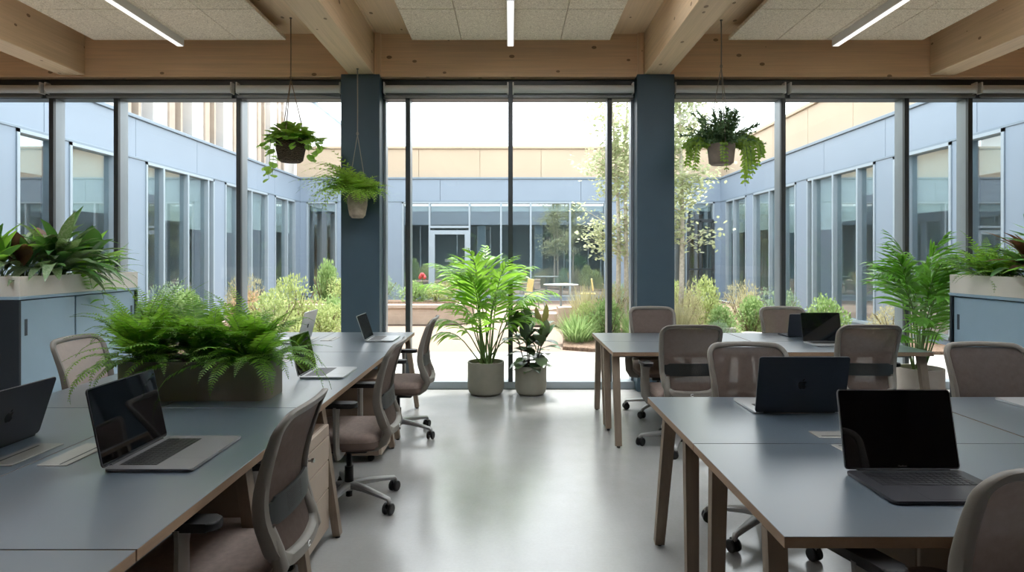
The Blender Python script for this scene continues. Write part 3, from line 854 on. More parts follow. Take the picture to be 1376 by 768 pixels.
# garden chairs and table
def garden_chair(x, y, rz, lab):
    r = thing('garden_chair', lab, 'chair', (x, y, -.012), rz, 'yellow garden chairs')
    MB().box(-.22, .22, -.22, .22, .43, .46, .012, 2).build('seat', M['yellow'], r)
    MB().box(-.22, .22, -.24, -.21, .5, .86, .012, 2, Matrix.Rotation(R(-8), 4, 'X')).build('backrest', M['yellow'], r)
    for sx in (-1, 1):
        for sy in (-1, 1): MB().bar((sx*.23, sy*.24, 0), (sx*.19, sy*.18, .44), .025, .025).build('leg', M['tabwhite'], r)
garden_chair(.68, 18.1, R(-70), 'yellow garden chair left of the garden table')
garden_chair(2.25, 18.4, R(80), 'yellow garden chair right of the garden table')
gt = thing('garden_table', 'pale round garden table between the yellow chairs', 'table', (1.45, 18.2, -.012))
MB().lathe([(0, .70), (.5, .70), (.51, .715), (.5, .73), (0, .73)], n=32).build('tabletop', M['tabwhite'], gt)
MB().lathe([(0, 0), (.26, 0), (.26, .02), (.03, .04), (.03, .70), (0, .70)], n=24).build('pedestal', M['tabwhite'], gt)

# ------------------------------------------------------------------ desks
ZT = .74
def desk(name, lab, x0, x1, y0, y1, along, legs, hatches, apron=None, group='bench desks'):
    """double bench desk; along = axis the seam runs on ('y' or 'x')"""
    cx, cy = (x0+x1)/2, (y0+y1)/2
    r = thing(name, lab, 'desk', (cx, cy, 0), 0, group)
    g = .003
    halves = ((x0, cx-g, y0+g, y1-g), (cx+g, x1, y0+g, y1-g)) if along == 'y' else ((x0+g, x1-g, y0, cy-g), (x0+g, x1-g, cy+g, y1))
    for a, b, c, d_ in halves:
        m = MB().box(a-cx, b-cx, c-cy, d_-cy, ZT-.032, ZT-.0015, .001, 1)
        top = m.build('worktop', M['ply'], r)
        m = MB().box(a-cx, b-cx, c-cy, d_-cy, ZT-.0016, ZT, .0005, 1); m.build('worktop_surface', M['desktop'], top)
    k = MB()
    if along == 'y':
        for xx in (x0+.22, cx-.1, cx+.1, x1-.22): k.box(xx-cx-.02, xx-cx+.02, y0-cy+.12, y1-cy-.12, ZT-.072, ZT-.0322)
    else:
        for yy in (y0+.22, cy-.1, cy+.1, y1-.22): k.box(x0-cx+.06, x1-cx-.06, yy-cy-.02, yy-cy+.02, ZT-.072, ZT-.0322)
    k.build('crossbeam', M['steel_dk'], r)
    for (tx, ty, bx, by) in legs:
        MB().bar((tx-cx, ty-cy, ZT-.033), (bx-cx, by-cy, .012), .046, .060, .002, .040, .050, up=(1, 0, 0) if along == 'x' else (0, 1, 0)).build('leg', M['legwood'], r)
        MB().lathe([(0, 0), (.014, 0), (.014, .014), (0, .014)], (bx-cx, by-cy, 0), 12).build('foot', M['black'], r.children[-1])
    for pp in apron or []:
        MB().box(pp[0]-cx, pp[1]-cx, pp[2]-cy, pp[3]-cy, ZT-.088, ZT-.0322, .003, 1).build('apron', M['legwood'], r)
    for (a, b, c, d_, side) in hatches:
        h = MB().box(a-cx, b-cx, c-cy, d_-cy, ZT+.0002, ZT+.004, .0015, 1).build('cable_hatch', M['hatch'], r)
        if along == 'y':
            e = b if side > 0 else a
            MB().box(e-side*.03-cx-.004, e-side*.03-cx+.004, c-cy+.006, d_-cy-.03, ZT+.0035, ZT+.0044).build('slot', M['hatch_slot'], h)
        else:
            e = d_ if side > 0 else c
            MB().box(a-cx+.02, b-cx-.02, e-side*.02-cy-.004, e-side*.02-cy+.004, ZT+.0035, ZT+.0044).build('slot', M['hatch_slot'], h)
    return r
XL0, XL1, XLC = -2.565, -.972, -1.7685
def lhatch(y): return [(XLC-.155, XLC-.045, y, y+.27, -1), (XLC+.045, XLC+.155, y, y+.27, 1)]
def llegs(ya, yb):
    out = []
    for yy in (ya, yb):
        out += [(XL1-.055, yy, XL1+.045, yy), (XL0+.055, yy, XL0-.045, yy)]
    return out
def lap(ya, yb): return [(XL0+.06, XL1-.075, yy-.02, yy+.02) for yy in (ya, yb)]
desk('bench_desk', 'blue-topped bench desk in the bottom left corner, nearest the camera', XL0, XL1, .55, 1.644, 'y', llegs(.75, 1.15), lhatch(1.0), lap(.75, 1.15))
desk('bench_desk', 'blue-topped bench desk carrying the open grey laptop, left row', XL0, XL1, 1.644, 3.19, 'y', llegs(2.42, 2.88), lhatch(2.30), lap(2.42, 2.88))
desk('bench_desk', 'blue-topped bench desk carrying the fern trough, left row', XL0, XL1, 3.19, 5.06, 'y', llegs(3.39, 4.965), lhatch(4.55), lap(3.39, 4.965))
desk('bench_desk', 'blue-topped bench desk at the window end of the left row', XL0, XL1, 5.06, 6.40, 'y', llegs(5.2, 6.28), lhatch(5.72), lap(5.2, 6.28))
def rlegs(x, s, ys, yb):
    return [(x, a, x+s*.02, b) for a, b in zip(ys, yb)]
ya, yb = (3.08, 2.72, 2.36, 1.86), (3.30, 2.70, 2.40, 1.80)
desk('bench_desk', 'blue-topped bench desk with two dark laptops, front of the right side', .742, 2.165, 1.72, 3.436, 'x', rlegs(.775, 0, ya, yb)+rlegs(2.10, 0, ya, yb),
     [(1.295, 1.57, 2.655, 2.75, -1), (1.295, 1.57, 2.46, 2.555, 1)])
desk('bench_desk', 'blue-topped bench desk with a silver laptop, at the right edge', 2.17, 3.60, 1.72, 3.436, 'x', rlegs(2.25, 0, ya, yb)+rlegs(3.55, 0, ya, yb),
     [(2.72, 2.99, 2.655, 2.75, -1), (2.72, 2.99, 2.46, 2.555, 1)])
ya, yb = (6.12, 5.70, 5.50, 5.08), (6.22, 5.62, 5.49, 4.93)
ya, yb = (6.10, 5.76, 5.62, 5.12), (6.22, 5.62, 5.49, 4.98)
desk('bench_desk', 'empty blue-topped bench desk by the window, beside the right column', .815, 2.165, 5.05, 6.335, 'x', rlegs(.85, 0, ya, yb)+rlegs(2.10, 0, ya, yb),
     [(1.36, 1.62, 5.745, 5.83, -1), (1.36, 1.62, 5.555, 5.64, 1)])
desk('bench_desk', 'blue-topped bench desk by the window with two back-to-back laptops', 2.17, 3.385, 5.05, 6.335, 'x', rlegs(2.25, 0, ya, yb)+rlegs(3.32, 0, ya, yb),
     [(2.72, 2.98, 5.745, 5.83, -1), (2.72, 2.98, 5.555, 5.64, 1)])

# drawer pedestals
def pedestal(x, y, rz, lab):
    """front faces local -y"""
    r = thing('drawer_pedestal', lab, 'drawer unit', (x, y, 0), rz, 'beige drawer pedestals under the desks')
    MB().box(-.20, .20, -.235, .27, .055, .615, .004, 1).build('body', M['ped_side'], r)
    for i, (a, b) in enumerate(((.06, .27), (.275, .42), (.425, .55), (.555, .612))):
        dr_ = MB().box(-.198, .198, -.258, -.236, a, b, .003, 1).build('drawer', M['pedestal'], r)
        if i == 2:
            MB().lathe([(0, 0), (.011, 0), (.011, .012), (.006, .014), (.006, .03), (.014, .031), (.014, .036), (0, .036)], (-.17, -.258-.036, .535), 12, 'y').build('key', M['chrome'], dr_)
    for sx in (-1, 1):
        for sy in (-1, 1): MB().lathe([(0, -.012), (.022, -.012), (.026, 0), (.022, .012), (0, .012)], (sx*.15, .02+sy*.19, .027), 14, 'x').build('caster', M['black'], r)
pedestal(-1.225, 3.17, R(90), 'beige drawer pedestal beside the chair at the grey laptop')
pedestal(-1.195, 4.80, R(90), 'beige drawer pedestal between the second and third aisle chairs')
pedestal(1.96, 2.98, 0, 'beige drawer pedestal under the front right desk')

# ------------------------------------------------------------------ chairs
def catmull(tab, z):
    zs = [a for a, _ in tab]
    if z <= zs[0]: return tab[0][1]
    if z >= zs[-1]: return tab[-1][1]
    for i in range(len(tab)-1):
        if zs[i] <= z <= zs[i+1]:
            t_ = (z-zs[i])/(zs[i+1]-zs[i]); p = [tab[max(0, i-1)][1], tab[i][1], tab[i+1][1], tab[min(len(tab)-1, i+2)][1]]
            return .5*(2*p[1]+(p[2]-p[0])*t_+(2*p[0]-5*p[1]+4*p[2]-p[3])*t_*t_+(3*p[1]-p[0]-3*p[2]+p[3])*t_**3)
BACK = [(.40, .245), (.48, .252), (.56, .232), (.64, .212), (.72, .214), (.82, .238), (.92, .272), (1.0, .305)]
HALFW = [(.44, .185), (.50, .205), (.60, .218), (.80, .230), (.93, .236), (1.0, .232)]
def bp(x, z, off=0.0):
    """point on the backrest surface; sitter looks to +y"""
    return Vector((x, -(catmull(BACK, z)+.028-.030*(x/.23)**2)-off, z))
def make_chair():
    r = thing('office_chair', '', 'chair')
    # back frame loop
    out = []
    def W(z): return catmull(HALFW, z)
    zt, zb, rc = .995, .455, .075
    for k in range(9):
        a = PI/2*k/8; out.append((W(zt-rc)-rc+rc*math.sin(PI/2-a)*1.0, zt-rc+rc*math.cos(PI/2-a)))
    right = [(W(zt-rc)-rc+rc*math.cos(PI/2*k/7), zt-rc+rc*math.sin(PI/2*k/7)) for k in range(7, -1, -1)]
    side = [(W(z), z) for z in [zt-rc-(zt-rc-zb-.10)*k/14 for k in range(1, 15)]]
    rb = .10; wb = W(zb+rb)
    low = [(wb-rb+rb*math.cos(PI/2*k/7), zb+rb-rb*math.sin(PI/2*k/7)) for k in range(1, 8)]
    halfp = [(.05, zt+.004), (.11, zt+.003)]+right+side+low+[(.06, zb-.004)]
    loop = [(0, zt+.005)]+halfp+[(0, zb-.005)]+[(-x, z) for x, z in reversed(halfp)]
    n = len(loop); t_ = bmesh.new(); rings = []
    for i, (x, z) in enumerate(loop):
        a, b = loop[i-1], loop[(i+1) % n]
        tx, tz = b[0]-a[0], b[1]-a[1]; L = math.hypot(tx, tz); nx, nz = tz/L, -tx/L     # inward for clockwise
        if nx*x+nz*(z-.72) > 0: nx, nz = -nx, -nz
        s_ = min(1, max(0, (zt-z)/(zt-zb)))
        wd = .029+.018*s_*(1 if z < .6 else .6); th = .012+.015*s_
        ring = []
        for (u, v) in ((0, -.6), (.12, -1), (.8, -1), (1, -.6), (1, .6), (.8, 1), (.12, 1), (0, .6)):
            ring.append(t_.verts.new(bp(x+nx*u*wd, z+nz*u*wd, v*th)))
        rings.append(ring)
    for i in range(n):
        A, B = rings[i], rings[(i+1) % n]
        for k in range(8): t_.faces.new((A[k], A[(k+1) % 8], B[(k+1) % 8], B[k]))
    mb = MB(); mb._merge(t_)
    # J supports sweeping forward under the seat
    for s in (-1, 1):
        mb.sweep([bp(s*.175, .60, .004), bp(s*.178, .53, .006), bp(s*.175, .475, .008), Vector((s*.165, -.245, .425)), Vector((s*.15, -.20, .388)), Vector((s*.12, -.12, .372)), Vector((s*.08, -.03, .37))],
                 [(.022, .012), (.025, .022), (.026, .026), (.026, .025), (.026, .02), (.026, .016), (.024, .015)], 10, (0, 1, 0), sq=.7)
    fr_ = mb.build('back_frame', M['chairframe'], r, 50)
    # white curl mark on the lower bar
    mk = MB(); mk.sweep([bp(.012*math.cos(a)+.0, .474+.009*math.sin(a), .0285) for a in [R(50+26*k) for k in range(11)]], .0022, 6, (0, 1, 0)); mk.build('maker_mark', M['mark'], fr_)
    # mesh
    F = FM(); NX, NZ = 14, 26; vs = []; fs = []
    for j in range(NZ+1):
        z = .485+(.968-.485)*j/NZ
        wv = catmull(HALFW, z)-.022
        if z > .93: wv -= .045*((z-.93)/.04)**2*.8
        if z < .55: wv -= .05*((.55-z)/.07)**2
        for i in range(NX+1): vs.append(tuple(bp(-wv+2*wv*i/NX, z, -.002)))
    for j in range(NZ):
        for i in range(NX): a = j*(NX+1)+i; fs.append((a, a+1, a+NX+2, a+NX+1))
    F.add(vs, fs); F.build('back_mesh', M['chairmesh'], r)
    # lumbar band
    t_ = bmesh.new(); g = []
    for i in range(21):
        x = -.192+.384*i/20; hh = .046*(1-.0*abs(x)); row = []
        if abs(x) > .17: hh *= .75
        for z, o in ((.653-hh, .012), (.653-hh, .020), (.653+hh, .020), (.653+hh, .012)): row.append(t_.verts.new(bp(x, z, o)))
        g.append(row)
    for A, B in zip(g, g[1:]):
        for k in range(4): t_.faces.new((A[k], A[(k+1) % 4], B[(k+1) % 4], B[k]))
    t_.faces.new(g[0]); t_.faces.new(list(reversed(g[-1])))
    mb = MB(); mb._merge(t_); mb.build('lumbar_support', M['lumbar'], r)
    # seat
    t_ = bmesh.new(); rings = []
    poly = rrect(-.245, .245, -.225, .265, .085, 6)
    for sc, z in ((.90, .390), (.985, .397), (1.0, .434), (.995, .452), (.96, .463), (.86, .472), (.6, .474), (.3, .472)):
        ring = []
        for x, y in poly:
            zz = z - (.018*max(0, (y*sc-.12)/.14)**2 if z > .42 else 0) + (.008*(abs(x*sc)/.245)**2 if z > .46 else 0)
            ring.append(t_.verts.new((x*sc, .02+(y-.02)*sc, zz)))
        rings.append(ring)
    for i, (A, B) in enumerate(zip(rings, rings[1:])):
        for k in range(len(A)):
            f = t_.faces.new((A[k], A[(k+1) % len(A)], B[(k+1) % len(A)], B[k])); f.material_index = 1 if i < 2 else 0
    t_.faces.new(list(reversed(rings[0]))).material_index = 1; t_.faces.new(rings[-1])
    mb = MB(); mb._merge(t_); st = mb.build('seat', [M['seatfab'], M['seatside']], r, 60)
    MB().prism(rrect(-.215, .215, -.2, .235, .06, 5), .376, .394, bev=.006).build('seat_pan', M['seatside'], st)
    MB().box(-.09, .09, -.13, .12, .325, .378, .015, 2).box(.09, .20, .0, .02, .345, .360, .004, 1).build('tilt_mechanism', M['black'], r)
    # armrests
    for s in (-1, 1):
        mb = MB().sweep([(s*.10, 0, .366), (s*.20, .0, .362), (s*.262, .0, .372), (s*.282, .0, .41), (s*.288, .0, .50), (s*.287, .0, .60), (s*.282, .0, .652)],
                        [(.03, .011), (.032, .012), (.034, .014), (.036, .015), (.036, .015), (.034, .014), (.045, .016)], 10, (0, 1, 0), sq=.7)
        ar = mb.build('armrest', M['chairframe'], r, 50)
        MB().prism(rrect(s*.282-.04, s*.282+.04, -.12, .13, .03, 5), .65, .678, bev=.008, seg=3).build('arm_pad', M['black'], ar)
    # gas lift and star base
    MB().lathe([(0, .335), (.016, .335), (.016, .23), (.026, .228), (.027, .105), (0, .105)], n=20).lathe([(0, .10), (.02, .10), (.02, .045), (0, .045)], n=16).build('gas_lift', M['black'], r)
    MB().lathe([(0, .135), (.035, .135), (.045, .12), (.045, .095), (.035, .085), (0, .085)], n=24).build('base_hub', M['basegrey'], r)
    for k in range(5):
        a = R(90+72*k); d = Vector((math.cos(a), math.sin(a), 0)); sd_ = Vector((-d.y, d.x, 0))
        lg = MB().sweep([d*.03+Vector((0, 0, .115)), d*.12+Vector((0, 0, .112)), d*.24+Vector((0, 0, .097)), d*.315+Vector((0, 0, .086)), d*.322+Vector((0, 0, .072)), d*.322+Vector((0, 0, .058))],
                        [(.034, .021), (.027, .019), (.020, .014), (.016, .012), (.013, .013), (.012, .012)], 8, (0, 0, 1), sq=.75).build('leg', M['basegrey'], r, 50)
        cs_ = MB()
        Mx = Matrix.Translation(d*.322+Vector((0, 0, .0335))) @ Matrix.Rotation(a+R(25*(k*2 % 5)), 4, 'Z')
        for s in (-1, 1):
            t_ = MB(); t_.lathe([(0, -.009), (.026, -.010), (.0325, -.006), (.0335, 0), (.0325, .006), (.026, .010), (0, .009)], (-.008, s*.018, 0), 18, 'y')
            t_.bm.transform(Mx); cs_._merge(t_.bm)
        t_ = MB(); t_.box(-.030, .012, -.009, .009, .004, .036, .004, 1); t_.bm.transform(Mx); cs_._merge(t_.bm)
        cs_.build('caster', M['black'], lg)
    return r
proto = make_chair(); first = True
def chair(x, y, face, lab, group, turn=0.0, drop=0.0):
    """face: heading of the sitter in degrees, 90 = +y; turn rotates the star base"""
    global first
    o = proto if first else copy_tree(proto)
    first = False
    o.location = (x, y, 0); o.rotation_euler = (0, 0, R(face-90)); o['label'] = lab; o['group'] = group
    if turn:
        for c in o.children:
            if c.name.split('.')[0] == 'leg': c.rotation_euler = (0, 0, R(turn))
    return o
GA, GB, GC = 'taupe office chairs along the aisle', 'taupe office chairs at the window table', 'taupe office chairs at the front right table'
chair(-1.03, 2.27, 180, 'taupe mesh office chair nearest the camera on the left, at the grey laptop', GA, 20)
chair(-.985, 3.86, 180, 'taupe mesh office chair in the middle of the aisle side, past the first drawers', GA, 5)
chair(-.95, 5.35, 180, 'taupe mesh office chair at the window end of the left aisle', GA, 12)
chair(-2.47, 4.03, 0, 'office chair with a pale beige back, in front of the left blue cabinet', 'taupe office chair on the cabinet side', 10)
for c in [c for c in bpy.data.objects if c.parent and c.parent.get('label', '').startswith('office chair with a pale')]:
    if c.name.startswith('back_mesh'):
        c.material_slots[0].link = 'OBJECT'; c.material_slots[0].material = M['pale_fabric']
chair(1.43, 6.12, 270, 'taupe office chair backed against the right blue column', GB, 32)
chair(2.75, 6.12, 270, 'taupe office chair on the window side behind the black laptops', GB, 10)
chair(1.35, 5.00, 90, 'taupe mesh office chair seen from behind at the empty window desk', GB, 13)
chair(2.71, 5.02, 86, 'taupe mesh office chair seen from behind, next to the right tall palm', GB, 20)
chair(1.385, 3.42, 270, 'taupe office chair facing the camera behind the dark laptop lid', GC, 22)
chair(2.76, 3.42, 266, 'taupe office chair facing the camera in front of the right cabinet', GC, 12)
chair(1.26, 1.85, 107, 'taupe mesh office chair cut off by the bottom right corner', GC, 0)

# ------------------------------------------------------------------ laptops
AP = [(0, .28), (-.1, .34), (-.22, .36), (-.36, .28), (-.45, .12), (-.46, -.06), (-.40, -.26), (-.30, -.42), (-.19, -.50), (-.08, -.47), (0, -.445), (.08, -.47), (.19, -.50), (.30, -.42),
      (.38, -.28), (.41, -.20), (.33, -.14), (.28, -.04), (.28, .06), (.32, .16), (.39, .22), (.34, .31), (.22, .36), (.1, .34)]
LF = [(0, .41), (.02, .52), (.10, .62), (.20, .66), (.19, .54), (.10, .44)]
def laptop(lab, x, y, rz, wd, dp, h, ang, body, keys, z=ZT, lidmat=None, text=False):
    """hinge centre at (x, y); user sits at local -y"""
    r = thing('laptop', lab, 'laptop', (x, y, z), rz, 'open laptops')
    m = M['lap_'+body]; T = .013
    MB().prism(rrect(-wd/2, wd/2, -dp, 0, .014, 5), .0025, T, bev=.003).build('base', m, r)
    fe = MB()
    for sx in (-1, 1):
        for sy in (-.93, -.07): fe.lathe([(0, 0), (.008, 0), (.008, .003), (0, .003)], (sx*wd*.42, dp*sy, 0), 10)
    fe.build('rubber_foot', M['black'], r)
    kb = MB(); kw = wd*.78; kd = dp*.42; y0 = -dp*.10
    kb.box(-kw/2-.003, kw/2+.003, y0-kd-.003, y0+.003, T-.0005, T+.0003)
    rows = 6; rh = kd/rows
    for i in range(rows):
        n = 14; cw = kw/n; j = 0
        while j < n:
            span = 5 if (i == rows-1 and j == 4) else 1
            kb.box(-kw/2+j*cw+.0014, -kw/2+(j+span)*cw-.0014, y0-(i+1)*rh+.0014, y0-i*rh-.0014, T+.0003, T+.0016)
            j += span
    kb.build('keyboard', M[keys], r, 0)
    MB().prism(rrect(-wd*.21, wd*.21, -dp*.95, -dp*.58, .006, 3), T-.0003, T+.0004).build('trackpad', m, r)
    MB().sweep([(-wd*.40, .0, T-.001), (wd*.40, .0, T-.001)], .0055, 10).build('hinge', M['black'], r)
    a = R(ang-90)      # lid leans back past vertical
    L = Matrix.Translation((0, .002, T+.001)) @ Matrix.Rotation(PI/2-a, 4, 'X')     # local (x, y=up the lid, z=out towards the user)
    lid = MB().prism(rrect(-wd/2, wd/2, 0, h, .012, 5), -.0055, .0, bev=.0015, M=L).build('lid', M['lap_'+(lidmat or body)], r)
    MB().prism(rrect(-wd/2+.004, wd/2-.004, .006, h-.004, .009, 5), .0002, .0009, M=L).build('screen', M['screen'], lid, 0)
    E = L @ Matrix.Translation((0, h*.5, -.0056)) @ Matrix.Rotation(PI, 4, 'Y') @ Matrix.Scale(.046, 4)
    e = MB().prism(AP, 0, .012, M=E); e.prism(LF, 0, .012, M=E); e.build('emblem', M['emblem'], lid, 0)
    if text:
        cu = bpy.data.curves.new('wordmark', 'FONT'); cu.body = 'MacBook'; cu.size = .0085; cu.align_x = 'CENTER'; cu.extrude = .0002
        tmp = bpy.data.objects.new('tmp', cu); COL.objects.link(tmp); bpy.context.view_layer.update()
        tm = bpy.data.meshes.new_from_object(tmp.evaluated_get(bpy.context.evaluated_depsgraph_get())); bpy.data.objects.remove(tmp)
        tm.materials.clear(); to = link_mesh('wordmark', tm, M['lap_mid'], lid, 0)
        to.matrix_local = L @ Matrix.Translation((0, .009, .0012))
    return r
HP = PI/2
laptop('open dark grey laptop with reflective screen beside the fern trough', -1.435, 2.44, HP, .42, .31, .285, 102, 'mid', 'keys', lidmat='grey')
laptop('open silver laptop between the fern trough and the middle aisle chair', -1.318, 4.125, HP, .37, .275, .255, 103, 'silver', 'keys_g')
laptop('small open silver laptop near the left blue column', -1.30, 5.84, HP, .37, .25, .23, 109, 'silver', 'keys_g')
laptop('silver laptop with its pale lid back to the aisle, far left desk', -1.864, 5.70, -HP, .38, .26, .27, 104, 'silver', 'keys_g')
laptop('dark laptop with its lid back showing at the left edge', -2.02, 2.49, -HP, .42, .30, .25, 108, 'grey', 'keys')
laptop('large black-screened laptop facing the camera on the front right desk', 1.378, 2.22, 0, .405, .285, .275, 102, 'grey', 'keys', lidmat='mid', text=True)
laptop('dark navy laptop seen from behind on the front right desk', 1.395, 3.06, PI, .43, .30, .28, 102, 'silver', 'keys', lidmat='navy')
laptop('black-screened laptop facing the camera on the window desk', 2.765, 5.60, 0, .35, .24, .255, 102, 'silver', 'keys', lidmat='dark')
laptop('dark laptop half hidden behind the black-screened one on the window desk', 2.80, 6.0, PI, .35, .22, .215, 102, 'navy', 'keys')
laptop('silver laptop cut off by the right edge of the picture', 2.79, 3.06, PI, .43, .31, .28, 102, 'silver', 'keys_g')

# ------------------------------------------------------------------ plants
def pot_plant(lab, cat, x, y, z=0, group=None, name='potted_plant'):
    return thing(name, lab, cat, (x, y, z), 0, group)

def kentia(name_lab, x, y, pr, ph, potm, fronds, seed, mat):
    rg = random.Random(seed); r = pot_plant(name_lab, 'potted palm', x, y, 0, 'floor palms', 'potted_palm')
    MB().lathe([(0, .008), (pr*.80, .008), (pr*.92, .03), (pr, .08), (pr, ph), (pr*.93, ph), (pr*.92, ph-.03), (pr*.92, ph-.05)]).build('pot', M[potm], r)
    MB().lathe([(pr*.93, ph-.045), (pr*.5, ph-.038), (0, ph-.034)]).build('soil', M['soil'], r)
    F = FM(); St = FM()
    for (az, el, Ls, Lf, curl, ll) in fronds:
        b = Vector((rg.uniform(-.06, .06), rg.uniform(-.05, .05), ph-.05))
        palm_frond(F, St, b, R(az), R(el), Ls, Lf, curl, 13, ll*1.12, rg, .036)
    St.build('stems', M['stem'], r); F.build('fronds', M[mat], r)
FR = [(175, 80, .62, .66, 1.0, .36), (165, 72, .55, .66, 1.25, .34), (5, 80, .60, .64, 1.0, .36), (15, 70, .52, .64, 1.3, .34), (95, 84, .75, .58, .6, .34), (255, 81, .58, .62, .95, .36),
      (285, 75, .48, .60, 1.1, .33), (60, 78, .56, .60, 1.1, .34), (130, 78, .58, .60, 1.1, .34), (215, 72, .42, .56, 1.3, .32), (325, 74, .45, .58, 1.25, .32), (180, 54, .33, .42, 1.7, .22), (0, 52, .30, .42, 1.7, .22),
      (250, 83, .78, .54, .7, .33), (345, 64, .40, .5, 1.5, .28), (200, 62, .38, .5, 1.5, .28), (310, 83, .72, .54, .8, .33), (270, 72, .35, .5, 1.2, .30), (230, 78, .66, .55, 1.0, .33), (30, 80, .66, .55, .9, .33), (150, 82, .70, .55, .8, .33)]
kentia('tall kentia palm in a grey-green pot at the middle of the window', -.27, 6.93, .20, .36, 'pot', FR, 3, 'L_palm')
FR2 = [(a+40, e+2, Ls*1.06, Lf, c*.85, ll) for a, e, Ls, Lf, c, ll in FR]
kentia('tall kentia palm in a pale pot beside the right cabinet', 4.05, 6.25, .205, .41, 'potr', FR2, 8, 'L_palm2')

def rubber(x, y):
    rg = random.Random(4); r = pot_plant('dark rubber plant in a small grey-green pot at the middle of the window', 'potted plant', x, y, 0, None, 'rubber_plant')
    pr, ph = .172, .32
    MB().lathe([(0, .008), (pr*.80, .008), (pr*.92, .03), (pr, .08), (pr, ph), (pr*.92, ph), (pr*.91, ph-.04)]).build('pot', M['pot'], r)
    MB().lathe([(pr*.92, ph-.04), (pr*.5, ph-.034), (0, ph-.03)]).build('soil', M['soil'], r)
    F = FM(); St = FM()
    for k in range(5):
        a = R(72*k+30); lean = rg.uniform(.08, .16); H = rg.uniform(.33, .46) if k else .48
        pts = [Vector((.05*math.cos(a), .05*math.sin(a), ph-.05))+Vector((lean*math.cos(a)*t, lean*math.sin(a)*t, H*t)) for t in (0, .25, .5, .75, 1)]
        St.tube(pts, .008, .005, 6)
        for j in range(10):
            t_ = .12+.86*j/9; i = min(3, int(t_*4)); p = pts[i].lerp(pts[i+1], t_*4-i)
            az = j*2.4+k; el = -.15+1.15*t_**2
            F.m = 0
            F.leaf(p, dirv(az, el), (0, 0, 1), rg.uniform(.18, .26), rg.uniform(.12, .155), rg.uniform(.2, .9), 5, .65, .2, .5)
        F.m = 1 if k == 0 else 0
        F.leaf(pts[-1], dirv(a, 1.35), (math.cos(a), math.sin(a), .2), .24, .13, .05, 5, .65, .3, .45)
        F.leaf(pts[-1], dirv(a+2, 1.2), (math.cos(a+2), math.sin(a+2), .2), .22, .12, .1, 5, .65, .3, .45)
    St.build('stems', M['stem_br'], r); F.build('leaves', [M['L_rubber'], M['L_rubber2']], r)
rubber(.222, 6.92)

# fern trough on the left desk
TX0, TX1, TY0, TY1, TH = -2.10, -1.285, 3.33, 3.62, .205
tr = thing('planter_trough', 'taupe planter trough standing on the left desk', 'planter', (0, 0, ZT))
m = MB()
outer = rrect(TX0, TX1, TY0, TY1, .07, 6); inner = rrect(TX0+.012, TX1-.012, TY0+.012, TY1-.012, .06, 6)
t_ = bmesh.new(); n = len(outer)
A = [t_.verts.new((x, y, 0.001)) for x, y in outer]; B = [t_.verts.new((x, y, TH)) for x, y in outer]; C = [t_.verts.new((x, y, TH)) for x, y in inner]; D = [t_.verts.new((x, y, TH-.03)) for x, y in inner]
for P_, Q_ in ((A, B), (B, C), (C, D)):
    for k in range(n): t_.faces.new((P_[k], P_[(k+1) % n], Q_[(k+1) % n], Q_[k]))
t_.faces.new(list(reversed(A))); m._merge(t_); m.build('trough', M['trough'], tr)
MB().prism(inner, TH-.05, TH-.028).build('soil', M['soil'], tr)
def fern(x, y, z, nf, L, seed, lab, spread=None, pl=.074, group='ferns in the desk trough'):
    rg = random.Random(seed); r = thing('boston_fern', lab, 'fern', (x, y, z), 0, group)
    F = FM(); St = FM()
    for k in range(nf):
        az = 2*PI*k/nf*1.0+rg.uniform(-.25, .25)
        if spread: az = rg.choice(spread)+rg.uniform(-.55, .55)
        u = rg.random(); el = R(88-74*u**1.6)
        fern_frond(F, St, (rg.uniform(-.07, .07), rg.uniform(-.05, .05), 0), az, el, L*rg.uniform(.75, 1.12), rg.uniform(.7, 2.1)+.2*u, 32, pl*rg.uniform(.75, 1.1), rg)
    St.build('midribs', M['stem'], r); F.build('fronds', M['L_fern'], r)
zf = ZT+TH-.03
fern(-2.0, 3.47, zf, 78, .50, 21, 'fern at the end of the desk trough nearest the blue cabinet')
fern(-1.70, 3.48, zf, 66, .46, 22, 'fern in the middle of the desk trough')
fern(-1.43, 3.47, zf, 70, .46, 25, 'fern at the aisle end of the desk trough')

# cabinets with planter boxes
def cabinet(lab, x, y0, y1, s, hl):
    """front plane at x facing the room middle; s=+1 faces +x"""
    r = thing('sliding_door_cabinet', lab, 'cabinet', (x, (y0+y1)/2, 0), 0, 'blue sliding-door cabinets')
    h = (y1-y0)/2; dp = .45; zt = 1.215
    def bx(m, a, b, c, d_, e, f, bev=.003): m.box(min(-s*a, -s*b), max(-s*a, -s*b), c, d_, e, f, bev, 1); return m
    m = MB(); bx(m, 0, dp, -h, h, zt-.022, zt); bx(m, 0, dp, -h, h, 0, .06); bx(m, dp-.02, dp, -h+.022, h-.022, .06, zt-.022)
    m.build('carcass', M['cab'], r)
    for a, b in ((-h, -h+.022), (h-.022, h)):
        m = MB(); bx(m, .004, dp, a, b, .06, zt-.022); m.build('end_panel', M['cab_end_shade'], r)
    m = MB(); bx(m, .06, .07, -h+.022, h-.022, .06, zt-.022); m.build('recess', M['cab_dk'], r)
    for a, b, o, hy in ((-h+.026, -.13, .012, -h+.075), (-.10, h-.026, .022, h-.075)):
        if hl == 0: pass
        m = MB(); bx(m, o, o+.018, a, b, .065, zt-.03); dr_ = m.build('sliding_door', M['cab'], r)
        m = MB(); bx(m, o-.0015, o+.004, hy-.014, hy+.014, .93, 1.05, .001); m.build('recessed_handle', M['cab_dk'], dr_)
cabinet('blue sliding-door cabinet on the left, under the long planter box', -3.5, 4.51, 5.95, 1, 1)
cabinet('blue sliding-door cabinet at the right edge, under a planter box', 3.5, 3.62, 5.05, -1, 1)
